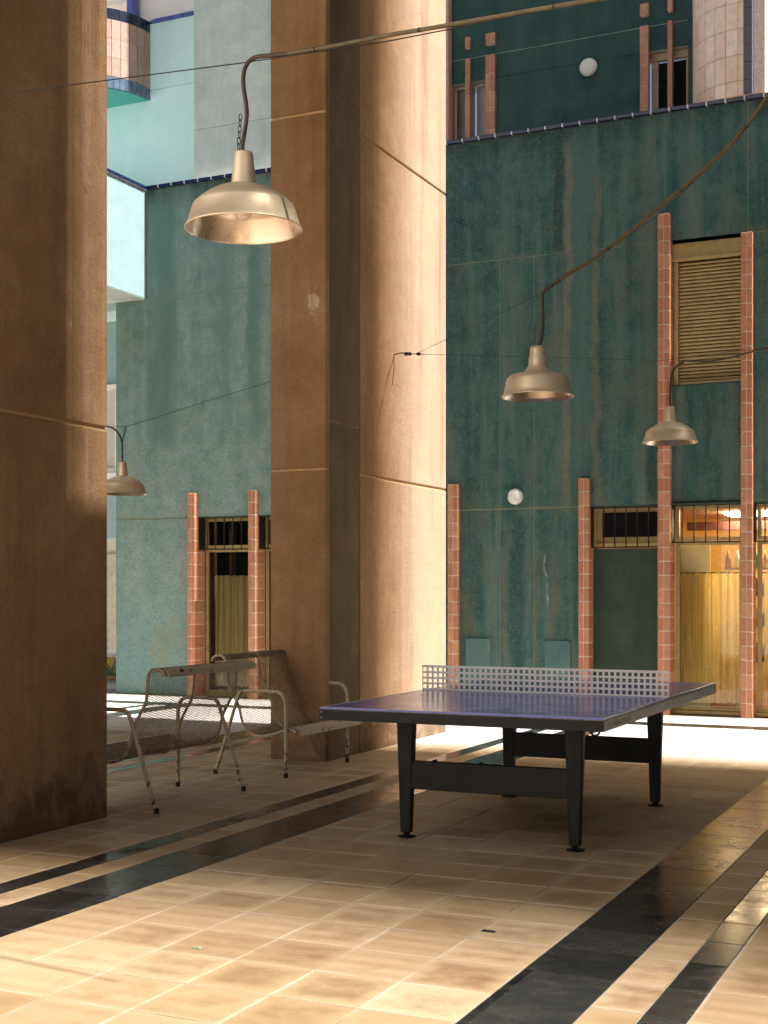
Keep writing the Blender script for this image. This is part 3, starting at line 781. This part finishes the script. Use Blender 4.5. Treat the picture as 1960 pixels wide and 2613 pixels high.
pl = thing('planter', 'low yellow planter bed with pale rim behind the left pillar gap', 'planter', (-13.3, 18.2, 0))
I3 = Matrix.Translation((13.3,-18.2,0))
o = obj('bed_wall', B(-14.6,-12.2,18.0,18.9,-.05,.30), m_plain('yellow_planter_paint', (.75,.45,.08), .7), pl); o.matrix_parent_inverse = I3
o = obj('rim', B(-14.65,-12.15,17.95,18.95,.301,.36), MWHITE, pl); o.matrix_parent_inverse = I3
ag = thing('agave_plant', 'green spiky agave plant growing at the foot of the yellow planter', 'plant', (-12.95, 17.6, 0))
MLEAF = m_plain('agave_leaf', (.10,.20,.10), .5, 0, .3)
MLEAF2 = m_plain('pale_agave_leaf', (.26,.34,.20), .5, 0, .3)
for i in range(46):
    a = random.uniform(0, 2*PI); el = random.uniform(.15, 1.3); L_ = random.uniform(.28, .50)
    bx0, by0 = random.uniform(-.45,.45), random.uniform(-.2,.25); wd = .03
    m = MB(); d = Vector((math.cos(a), math.sin(a), 0)); s_ = Vector((-d.y, d.x, 0)); pts = []
    for j in range(6):
        q = j/5; p = Vector((bx0, by0, 0)) + d*(L_*q*math.cos(el)) + Vector((0,0,L_*q*math.sin(el)-.18*q*q*math.cos(el)*L_+.02))
        ww = wd*(1-q)**.6*(.6+.8*q*(1-q)*2)
        m.v += [tuple(p - s_*ww), tuple(p + Vector((0,0,-.008*(1-q)))), tuple(p + s_*ww)]
        if j:
            b = (j-1)*3
            m.f += [(b,b+1,b+4,b+3),(b+1,b+2,b+5,b+4)]; m.sm += [True, True]
    obj('leaf', m, MLEAF if i % 3 else MLEAF2, ag)

# wall lamps
MOPAL = m_plain('opal_glass', (.72,.72,.66), .7, 0, .06)
def disc(x_, y_, z_, r, label, grille):
    o = thing('wall_lamp', label, 'wall lamp', (x_, y_, z_))
    a = obj('base', MB().lathe([(0,0),(r,0),(r,.035),(r*.96,.04),(0,.04)], 32), MWFRAME, o); a.rotation_euler = (PI/2,0,0)
    prof = [(r*.93*math.cos(q*PI/2/8), .04+.038*math.sin(q*PI/2/8)) for q in range(9)]
    a = obj('glass_dome', MB().lathe(prof, 32), MOPAL, o); a.rotation_euler = (PI/2,0,0)
    if grille:
        for dx in (-.45, .45):
            xx = dx*r; hh_ = math.sqrt(1-dx*dx)*r
            m = MB().tube([(xx, -.03-.075*math.cos(q*PI/2), hh_*math.sin(q*PI/2)) for q in [-1+.25*i for i in range(9)]], .0022, 6)
            obj('guard_wire', m, MWFRAME, o)
        m = MB().tube([(r*math.sin(q*PI/2), -.03-.075*math.cos(q*PI/2), -.25*r) for q in [-1+.25*i for i in range(9)]], .0022, 6); obj('guard_wire', m, MWFRAME, o)
        obj('stub', MB().tube([(0,-.02,r*.95),(0,-.02,r*1.12)], .006, 6), MWFRAME, o)
disc(-5.197, 14.925, 2.469, .092, 'round white caged lamp low on the teal wall between two brick piers', True)
disc(-4.463, YU-.002, 7.526, .105, 'round white lamp high on the dark teal wall above the coping', False)

# ================================================================== PENDANT LAMPS AND WIRES
def smooth(pts, n=8):
    P = [Vector(p) for p in pts]; out = []
    P = [P[0]*2-P[1]] + P + [P[-1]*2-P[-2]]
    for i in range(1, len(P)-2):
        for k in range(n):
            t_ = k/n; a, b, c, d = P[i-1], P[i], P[i+1], P[i+2]
            out.append(.5*((2*b)+(c-a)*t_+(2*a-5*b+4*c-d)*t_*t_+(3*b-a-3*c+d)*t_**3))
    out.append(P[-2]); return out
MCORD = m_plain('brown_rubber_cord', (.065,.045,.028), .6, 0, .5, .2, 30)
MCORD2 = m_plain('dusty_conduit', (.10,.07,.032), .45, 0, .3, .3, 22)
MBULB = m_plain('satin_bulb', (.80,.66,.56), .25, 0, .05)
pA = [(.200,0),(.2035,.001),(.2035,.0055),(.199,.006),(.176,.078),(.174,.082),(.155,.100),(.128,.120),(.098,.136),(.066,.148),(.044,.153),(.0435,.156),(.0325,.262),(.030,.267),(.012,.270),(0,.270)]
pAi = [(.200,0),(.196,.006),(.173,.076),(.152,.097),(.125,.116),(.095,.131),(.06,.142),(.0,.146)]
pB = [(.2035,0),(.206,.002),(.204,.006),(.196,.014),(.190,.022),(.187,.040),(.178,.088),(.171,.106),(.155,.119),(.128,.127),(.090,.133),(.073,.143),(.063,.160),(.050,.180),(.0505,.186),(.0495,.222),(.045,.229),(.0435,.262),(.040,.282),(.030,.287),(0,.287)]
pBi = [(.2035,0),(.193,.014),(.187,.022),(.175,.086),(.168,.103),(.152,.115),(.09,.128),(0,.130)]
def lamp(label, pos, prof, inner, cord, chain=True, rc=.0075, sc=1.):
    o = thing('pendant_lamp', label, 'lamp', pos, 'gold pendant lamps hung on the overhead wires')
    prof = [(a*sc, b*sc) for a, b in prof]; inner = [(a*sc, b*sc) for a, b in inner]
    obj('shade', MB().lathe(prof, 64), MLAMP, o); obj('inner_reflector', MB().lathe(list(reversed(inner)), 64), MLAMPI, o)
    bz = .092*sc
    obj('bulb', MB().lathe([(0, bz-.060)]+[(.034*math.sin(q*PI/10), bz-.026-.034*math.cos(q*PI/10)) for q in range(1,9)]+[(.016,bz+.028),(.014,bz+.05)], 24), MBULB, o)
    H = prof[-1][1]
    c_ = smooth([(0,0,H-.004)] + [tuple(Vector(q)-Vector(pos)) for q in cord], 8)
    obj('cord', MB().tube(c_, rc, 10), MCORD, o)
    if chain:
        top = Vector(cord[1 if len(cord) > 2 else -1]) - Vector(pos); m = MB(); a = Vector((-.022, 0, H+.01)); b = Vector((-.012, 0, min(top.z, H+.55)))
        n = max(6, int((b-a).length/.024))
        for i in range(n):
            q = a.lerp(b, (i+.5)/n)
            pts = [(q.x+(.0065*math.cos(w_) if i % 2 else 0), q.y+(0 if i % 2 else .0065*math.cos(w_)), q.z+.0135*math.sin(w_)) for w_ in [2*PI*j/8 for j in range(9)]]
            m.tube(pts, .0016, 4, cap=False)
        obj('chain', m, MIRON, o, kind=None)
    return o
MLAMPI = m_plain('satin_reflector', (.80,.68,.55), .30, .9, .02)
def unp(u, v, d):
    l = (u-980)/FOC*d
    return (-sY*d + cY*l, cY*d + sY*l, CAM_H - (v-1509)/FOC*d)
L1 = unp(622, 586, 4.67)
lamp('large gold dome lamp in front of the middle pillar, nearest and highest in view', L1, pA, pAi,
     [unp(619,370,4.67), unp(630,290,4.67), unp(621,215,4.67), unp(626,172,4.66), unp(648,148,4.65), unp(685,142,4.62), unp(724,138,4.60)])
L2 = unp(1372, 1013, 7.6)
lamp('gold lamp with stepped neck and deep bell shade against the teal wall', L2, pB, pBi,
     [unp(1382,860,7.6), unp(1385,820,7.6), unp(1384,765,7.6), unp(1388,745,7.58), unp(1410,728,7.50)], rc=.010)
L3 = unp(1710, 1130, 9.97)
lamp('smaller gold lamp hanging before the brick pier beside the shuttered window', L3, pA, pAi,
     [unp(1710,1005,9.97), unp(1713,965,9.97), unp(1722,940,9.96), unp(1747,921,9.92)], rc=.008)
L4 = unp(313, 1261, 11.28)
lamp('far left gold lamp half hidden behind the shaded pillar', L4, pA, pAi,
     [unp(312,1165,11.28), unp(311,1128,11.28), unp(300,1103,11.28), unp(282,1090,11.3), unp(262,1088,11.35), unp(240,1095,11.4)], chain=False, rc=.008)
obj('chain', MB().tube([Vector(unp(312,1130,11.28))-Vector(L4), Vector(unp(321,1089,11.28))-Vector(L4)], .004, 6), MIRON, [q for q in C.objects if q.name.startswith('pendant_lamp')][-1])

def wire(name, label, pts, r, thick=None, rt=.012):
    o = obj(name, MB().tube([Vector(p) for p in pts], r, 6), MIRON)
    tag(o, label, 'wire')
    if thick: obj('conduit', MB().tube(smooth(thick, 7), rt, 10), MCORD2, o)
    return o
def wire2(name, label, pts, r, thick, rt, ties=0):
    o = thing(name, label, 'cable', pts[0]); b0 = Vector(pts[0])
    obj('steel_wire', MB().tube([Vector(p)-b0 for p in pts], r, 6), MIRON, o)
    tp = [q-b0 for q in smooth(thick, 7)]
    obj('conduit', MB().tube(tp, rt, 10), MCORD2, o)
    for i in range(5, len(tp)-2, 13):
        q = tp[i]; t_ = (tp[i+1]-tp[i]).normalized()
        obj('cable_tie', MB().tube([q-t_*.003, q+t_*.003], rt*1.12, 10), MIRON, o)
    return o
E1 = unp(1514, 0, 4.02)
dr = Vector(E1)-Vector(unp(622,150,4.67))
E1b = tuple(Vector(E1) + dr*1.2)
wire2('overhead_cable', 'thick cable and thin wire crossing the top of view, carrying the largest lamp', [(-4.94, 4.3, 3.46), unp(0,240,5.276), unp(622,160,4.67), unp(985,106,4.4), unp(1140,76,4.29), E1, tuple(Vector(E1)+dr*.08)], .0022,
      [unp(724,138,4.60), unp(840,119,4.5), unp(985,91,4.4), unp(1140,65,4.29), unp(1330,32,4.15), E1, tuple(Vector(E1)+dr*.08)], .0072)
TB = unp(1005, 905, 11.996)
A2 = unp(1385, 747, 7.6); E2 = unp(1960, 245, 6.2); d2 = (Vector(E2)-Vector(unp(1700,560,6.9)))*.15
wire2('overhead_cable', 'brown cable rising steeply to the upper right from the bell-shaded lamp', [unp(1062,903,11.4), A2, unp(1550,640,7.25), unp(1700,535,6.85), unp(1850,380,6.48), E2, tuple(Vector(E2)+d2)], .0018,
      [unp(1400,735,7.55), unp(1440,704,7.5), unp(1500,672,7.35), unp(1600,598,7.1), unp(1700,515,6.85), unp(1790,440,6.62), unp(1880,352,6.4), E2, tuple(Vector(E2)+d2)], .0105)
E3 = unp(1960, 888, 9.3)
wire2('overhead_cable', 'long thin wire running level from the pillar to the smallest right-hand lamp', [unp(1085,904,11.3), unp(1400,912,10.6), unp(1690,920,10.0), unp(1800,905,9.75), E3, unp(2100,860,9.0)], .0016,
      [unp(1747,921,9.92), unp(1810,922,9.8), unp(1865,912,9.6), unp(1920,897,9.4), E3, unp(2100,862,9.0)], .0072)
o = obj('thin_wire', MB().tube([unp(690,974,11.2), unp(500,1032,11.25), unp(400,1065,11.27), unp(321,1089,11.28), unp(296,1089,11.3), unp(200,1090,11.4)], .0022, 6), MIRON)
tag(o, 'thin dark wire rising from the far left lamp to the middle pillar', 'wire')
tb = thing('turnbuckle', 'small steel turnbuckle and hook fixed to the sunlit pillar face', 'turnbuckle', TB)
b0 = Vector(TB)
obj('hook', MB().tube(smooth([Vector((-4.95,b0.y,b0.z))-b0, Vector((-4.925,b0.y-.01,b0.z+.0))-b0, Vector(unp(1022,901,11.8))-b0, Vector(unp(1034,901,11.75))-b0], 6), .005, 6), MIRON, tb)
q0, q1 = Vector(unp(1034,903,11.7))-b0, Vector(unp(1048,903,11.6))-b0
obj('body', MB().tube([q0, q0.lerp(q1,.3)], .012, 8).tube([q0.lerp(q1,.75), q1], .012, 8).tube([q0+Vector((0,0,.011)), q1+Vector((0,0,.011))], .004, 6).tube([q0+Vector((0,0,-.011)), q1+Vector((0,0,-.011))], .004, 6), MIRON, tb)
q2 = Vector(unp(1066,903,11.45))-b0; q3 = Vector(unp(1085,904,11.3))-b0
obj('link', MB().tube([q1, q2, q3], .0035, 6), MIRON, tb); obj('clamp', MB().tube([q2, q2.lerp(q3,.22)], .014, 8), MIRON, tb)
obj('wire_tail', MB().tube(smooth([(0.0,0,0), (.01,-.015,-.12), (.004,-.04,-.28)], 5), .0022, 5), MIRON, tb)

# ================================================================== TABLE
tx0, tx1, ty0, ty1 = -3.271, -1.746, 6.278, 9.018; tym = (ty0+ty1)/2
tb = thing('table_tennis_table', 'blue table tennis table with black steel legs in the arcade', 'table', ((tx0+tx1)/2, tym, 0))
TI = Matrix.Translation((-(tx0+tx1)/2, -tym, 0))
def tp(n, m, mt, par=None, **k):
    o = obj(n, m, mt, par or tb, **k)
    if not par: o.matrix_parent_inverse = TI
    return o
t = MT('blue_laminate'); n1 = t.noise(5, 5, .6, dist=.5); n2 = t.noise(40, 4, .7, t.vec((3,.6,1)))
c_ = t.mix(t.ramp(n1, [(.4, 0), (.75, .35)]), (.085,.140,.58), (.13,.18,.52))
c_ = t.mix(t.ramp(n2, [(.62, 0), (.8, .3)]), c_, (.12,.14,.24))
MBLUE = t.fin(c_, t.ramp(n1, [(.3, .13), (.8, .26)]), 0, None, .6)
MWL = m_plain('white_line_paint', (.62,.62,.66), .3)
t = MT('worn_steel_apron'); n1 = t.noise(9, 5, .7); n2 = t.noise(60, 4, .7, t.vec((1,.5,1.4)))
c_ = t.mix(t.ramp(n1, [(.3, 0), (.7, 1)]), (.11,.080,.052), (.21,.16,.11)); c_ = t.mix(t.ramp(n2, [(.5, 0), (.7, .7)]), c_, (.36,.29,.20))
MAPR = t.fin(c_, .42, .3, t.bump(n2, .15, .002))
t = MT('black_painted_steel'); n1 = t.noise(14, 5, .7)
MBK = t.fin(t.mix(t.ramp(n1, [(.45, 0), (.8, .5)]), (.008,.009,.009), (.022,.020,.017)), t.ramp(n1, [(.3, .38), (.7, .6)]), 0, None, .3)
for ya, yb in ((ty0, tym-.0015), (tym+.0015, ty1)):
    tp('playing_board', B(tx0+.001, tx1-.001, ya+.001, yb-.001, .7515, .7605), MBLUE, bev=.0012)
    tp('side_apron', B(tx1-.012, tx1, ya, yb, .694, .7475), MAPR); tp('side_apron', B(tx0, tx0+.012, ya, yb, .694, .7475), MBK)
tp('end_apron', B(tx0, tx1, ty0-.0015, ty0+.010, .694, .7475), MBK, bev=.002); tp('end_apron', B(tx0, tx1, ty1-.010, ty1+.0015, .694, .7475), MBK)
tp('trim_strip', MB().box(tx0+.003, tx1-.003, ty0+.001, ty1-.001, .7480, .7512), MAPR)
tp('under_frame', MB().box(tx0+.02, tx1-.02, ty0+.02, ty1-.02, .725, .7478).box(tx0+.25, tx0+.30, ty0+.1, ty1-.1, .69, .725).box(tx1-.34, tx1-.29, ty0+.1, ty1-.1, .69, .725), MBK)
zl = .76065
lw = .018
tp('edge_line', MB().box(tx0+.003, tx0+.003+lw, ty0+.003, tym-.004, zl-.0004, zl+.0004), MWL); tp('edge_line', MB().box(tx1-.003-lw, tx1-.003, ty0+.003, tym-.004, zl-.0004, zl+.0004), MWL)
tp('edge_line', MB().box(tx0+.003, tx0+.003+lw, tym+.004, ty1-.003, zl-.0004, zl+.0004), MWL); tp('edge_line', MB().box(tx1-.003-lw, tx1-.003, tym+.004, ty1-.003, zl-.0004, zl+.0004), MWL)
tp('edge_line', MB().box(tx0+.003+lw+.0005, tx1-.0035-lw, ty0+.003, ty0+.003+lw, zl-.0004, zl+.0004), MWL); tp('edge_line', MB().box(tx0+.0035+lw, tx1-.0035-lw, ty1-.003-lw, ty1-.003, zl-.0004, zl+.0004), MWL)
tp('centre_line', MB().box((tx0+tx1)/2-.0015, (tx0+tx1)/2+.0015, ty0+.022, tym-.004, zl-.0004, zl+.0003).box((tx0+tx1)/2-.0015, (tx0+tx1)/2+.0015, tym+.004, ty1-.022, zl-.0004, zl+.0003), MWL)
# legs: tapered, with foot discs
for (lx, ly) in ((-3.035, 6.875), (-2.065, 6.875), (-3.015, 8.53), (-2.035, 8.53)):
    lg = bpy.data.objects.new('leg', None); C.objects.link(lg); lg.parent = tb; lg.matrix_parent_inverse = TI
    inn = 1 if lx < -2.5 else -1                               # outer edge nearly plumb
    wt, wb, dt = .105, .060, .060
    o_ = lx - inn*wt*.5
    P_ = []
    for z_, ww, dd in ((.026, wb, .045), (.71, wt, dt)):
        sh_ = inn*(.022 if z_ < .1 else 0)
        xa = o_ + sh_; xb = xa + inn*ww; a, b = min(xa, xb), max(xa, xb)
        P_ += [(a, ly-dd/2, z_), (b, ly-dd/2, z_), (b, ly+dd/2, z_), (a, ly+dd/2, z_)]
    tp('leg_profile', MB().hexa(P_), MBK, lg, bev=.006)
    fx = o_ + inn*.052
    tp('foot', MB().lathe([(0,.0),(.050,.0),(.051,.005),(.040,.009),(.020,.012),(.016,.026),(0,.026)], 28, (fx, ly, .001)), MBK, lg)
    tp('bracket', MB().prism([(o_-.11 if inn > 0 else o_+.11, .693), (o_, .655), (o_+inn*wt, .655), (o_+inn*(wt+.05), .693)][::1], 'y', ly-.035, ly+.035), MBK, lg)
for ly in (6.875, 8.53):
    tp('cross_beam', B(-3.035, -2.04, ly-.022, ly+.022, .27, .428), MBK, bev=.004)
    tp('cross_bolt', MB().tube([(-2.87,ly-.03,.43),(-2.87,ly+.03,.43)], .007, 6).tube([(-2.6,ly-.03,.43),(-2.6,ly+.03,.43)], .006, 6), MBK)
tp('hook_ring', MB().tube([(tx1-.05+.022*math.cos(a), ty0+.03, .694+.020*math.sin(a)) for a in [PI+PI*i/8 for i in range(9)]], .006, 6), MBK)
for (xx, zz) in ((tx0+.012, .735), (tx0+.012, .706)): tp('screw', MB().lathe([(0,0),(.004,0),(.004,.003),(0,.003)], 8), MWL, loc=(xx-0, ty0-.002, zz)).rotation_euler = (PI/2,0,0)
# perforated steel net
MNET = m_plain('cream_net_paint', (.93,.88,.80), .45, 0, .08)
net = bpy.data.objects.new('net', None); C.objects.link(net); net.parent = tb; net.matrix_parent_inverse = TI
m = MB(); nc_, nr_ = 44, 4; z0_, z1_ = .7615, .9135; pitch = (tx1-tx0)/nc_; ph_ = .0342; bar = .0130
zb0 = z0_+.006; zt0 = zb0 + nr_*ph_ - .0
m.box(tx0, tx1, tym-.002, tym+.002, z0_, zb0+bar/2-.002)
m.box(tx0, tx1, tym-.002, tym+.002, zt0-bar/2+.001, z1_)
for i in range(1, nr_): m.box(tx0, tx1, tym-.002, tym+.002, zb0+i*ph_-bar/2, zb0+i*ph_+bar/2)
for i in range(nr_):
    za = zb0+i*ph_+(bar/2 if i else bar/2-.002); zb_ = zb0+(i+1)*ph_-(bar/2 if i < nr_-1 else bar/2-.001)
    for j in range(nc_+1):
        xc = tx0+j*pitch; a, b = xc-bar/2, xc+bar/2
        m.box(max(a, tx0), min(b, tx1), tym-.002, tym+.002, za, zb_)
tp('net_plate', m, MNET, net)
# worn maker's lettering on the right-hand apron
cu = bpy.data.curves.new('lettering', 'FONT'); cu.body = 'Cornilleau 510'; cu.size = .047; cu.extrude = .0004
MLET = m_plain('worn_cream_lettering', (.90,.82,.66), .6, 0, .35, 0, 60)
cu.materials.append(MLET)
lo = bpy.data.objects.new('lettering', cu); C.objects.link(lo); lo.parent = tb; lo.matrix_parent_inverse = TI
lo.location = (tx1+.0012, ty0+.10, .706); lo.rotation_euler = (PI/2, 0, PI/2)
lo.scale = (1.45, 1, 1)
me_ = bpy.data.meshes.new_from_object(lo); me_.materials.clear(); me_.materials.append(MLET)
lm = bpy.data.objects.new('lettering', me_); C.objects.link(lm); lm.parent = tb; lm.matrix_parent_inverse = TI
lm.location = lo.location.copy(); lm.rotation_euler = lo.rotation_euler.copy(); lm.scale = lo.scale.copy()
bpy.data.objects.remove(lo); lm.name = 'lettering'; lm['kind'] = 'stuff'

# ================================================================== MESH BENCHES
MMESH = m_plain('rusty_cream_mesh', (.33,.245,.155), .6, 0, .5, 0, 25)
prof = [(-.045,.845),(-.040,.868),(-.012,.885),(.03,.890),(.058,.876),(.074,.845),(.081,.76),(.094,.68),(.140,.60),(.188,.51),(.212,.42),(.245,.350),(.31,.308),(.40,.300),(.47,.315),(.54,.336),(.60,.358),(.645,.356),(.675,.335)]
def resample(pts, n):
    P = smooth([(a, 0, b) for a, b in pts], 6); d = [0]
    for i in range(1, len(P)): d.append(d[-1]+(P[i]-P[i-1]).length)
    out = []; j = 0
    for k in range(n+1):
        s_ = d[-1]*k/n
        while j < len(d)-2 and d[j+1] < s_: j += 1
        q = (s_-d[j])/max(d[j+1]-d[j], 1e-9); out.append(P[j].lerp(P[j+1], q))
    return out, d[-1]
def bench(label, x_rear, y0, sgn, length=1.10, depth=.56, yf=(0.02, 1.04)):
    # local t runs forward (sgn*X), s runs along Y
    o = thing('mesh_bench', label, 'bench', (x_rear, y0, 0), 'pair of chipped cream mesh benches')
    def P(t_, s_, z_): return (sgn*t_, s_, z_)
    rows = 148; R_, tot = resample(prof, rows); nseg = 38
    m = MB(); r = .0017; ch = length/nseg
    y_a, y_b = .015, length-.015; ch = (y_b-y_a)/nseg
    for i in range(rows):
        a, b = R_[i], R_[i+1]
        # one zigzag strand per row; neighbours share their corner points -> diamonds
        for j in range(nseg):
            p, q = (a, b) if (i+j) % 2 else (b, a)
            p0 = Vector(P(p.x, y_a+j*ch, p.z)); p1 = Vector(P(q.x, y_a+(j+1)*ch, q.z))
            t_ = (b-a).normalized(); nrm = Vector((sgn*-t_.z, 0, t_.x)); tt = (p1-p0).normalized(); sd_ = tt.cross(nrm).normalized()
            k0 = len(m.v)
            for c0 in (p0, p1):
                m.v += [tuple(c0+sd_*r*.9+nrm*r*1.3), tuple(c0-sd_*r*.9+nrm*r*1.3), tuple(c0-sd_*r*.9-nrm*r*1.3), tuple(c0+sd_*r*.9-nrm*r*1.3)]
            for k in range(4): m.f.append((k0+k, k0+(k+1)%4, k0+4+(k+1)%4, k0+4+k)); m.sm.append(False)
    obj('wire_mesh', m, MMESH, o, kind='stuff')
    for s_ in (.012, length*.5, length-.012):
        pts, _ = resample(prof, 40)
        obj('rib', MB().tube([P(p.x-.006 if False else p.x, s_, p.z-.004) for p in pts], .0105, 8), MCREAM, o)
    # channel plates along the top of the back and the front of the seat
    back = [(-.060,.838),(-.064,.852),(-.052,.876),(-.026,.892),(-.020,.887),(-.045,.868),(-.056,.851),(-.053,.840)]
    pts_ = [(sgn*a, b) for a, b in back]; m = MB().prism(pts_ if sgn > 0 else pts_[::-1], 'y', .035, length+.02); obj('back_rail', m, MCREAM, o)
    fr_ = [(.615,.366),(.66,.362),(.690,.345),(.694,.305),(.684,.300),(.680,.340),(.655,.350),(.615,.355)]
    pts_ = [(sgn*a, b) for a, b in fr_]; m = MB().prism(pts_ if sgn > 0 else pts_[::-1], 'y', .05, length+.04); obj('front_rail', m, MCREAM, o)
    for s_ in yf:
        dpt = depth
        fp = [(0,.012),(.085,.26),(.165,.50),(.195,.580),(.215,.614),(.25,.628),(dpt*.6,.630),(dpt-.085,.628),(dpt-.035,.610),(dpt-.008,.565),(dpt,.50),(dpt,.25),(dpt,.012)]
        so = -.030 if s_ < .5 else .030
        obj('leg_frame', MB().tube(smooth([P(a, s_+so, b) for a, b in fp], 5), .0135, 10), MCREAM, o)
        for a in (0, dpt): obj('rubber_foot', MB().tube([P(a-.002 if a == 0 else a, s_+so, .0005), P(a, s_+so, .035)], .0165, 10), MIRON, o)
        obj('bracket', MB().tube([P(.175, s_+so*.1, .535), P(.178, s_+so, .535)], .006, 6).tube([P(dpt, s_+so*.1, .345), P(dpt, s_+so, .345)], .006, 6), MCREAM, o)
    return o
bench('chipped cream mesh bench beside the left pillar, its back turned to view', -4.74, 6.94, -1, 1.08, .53, (.02, 1.0))
bench('chipped cream mesh bench against the middle pillar, facing the table', -5.385, 8.66, 1, 1.02, .60, (.02, .97))

# small litter
lf = obj('dry_leaf', MB().hexa([(-.030,-.008,0),(.028,-.010,0),(.032,.008,0),(-.026,.010,0),(-.024,-.005,.004),(.02,-.007,.007),(.026,.006,.005),(-.02,.007,.006)]), MIRON, loc=(-1.89,5.09,.001))
tag(lf, 'small dark dry leaf lying on the tiles in front of the table', 'leaf')

lf = obj('green_leaf', MB().hexa([(-.022,-.006,0),(.018,-.008,0),(.026,.004,0),(-.018,.008,0),(-.018,-.004,.003),(.014,-.005,.004),(.020,.003,.004),(-.014,.005,.003)]), MLEAF2, loc=(-2.82,4.39,.001))
tag(lf, 'tiny pale green leaf on the sunlit tiles left of the dark dry leaf', 'leaf')
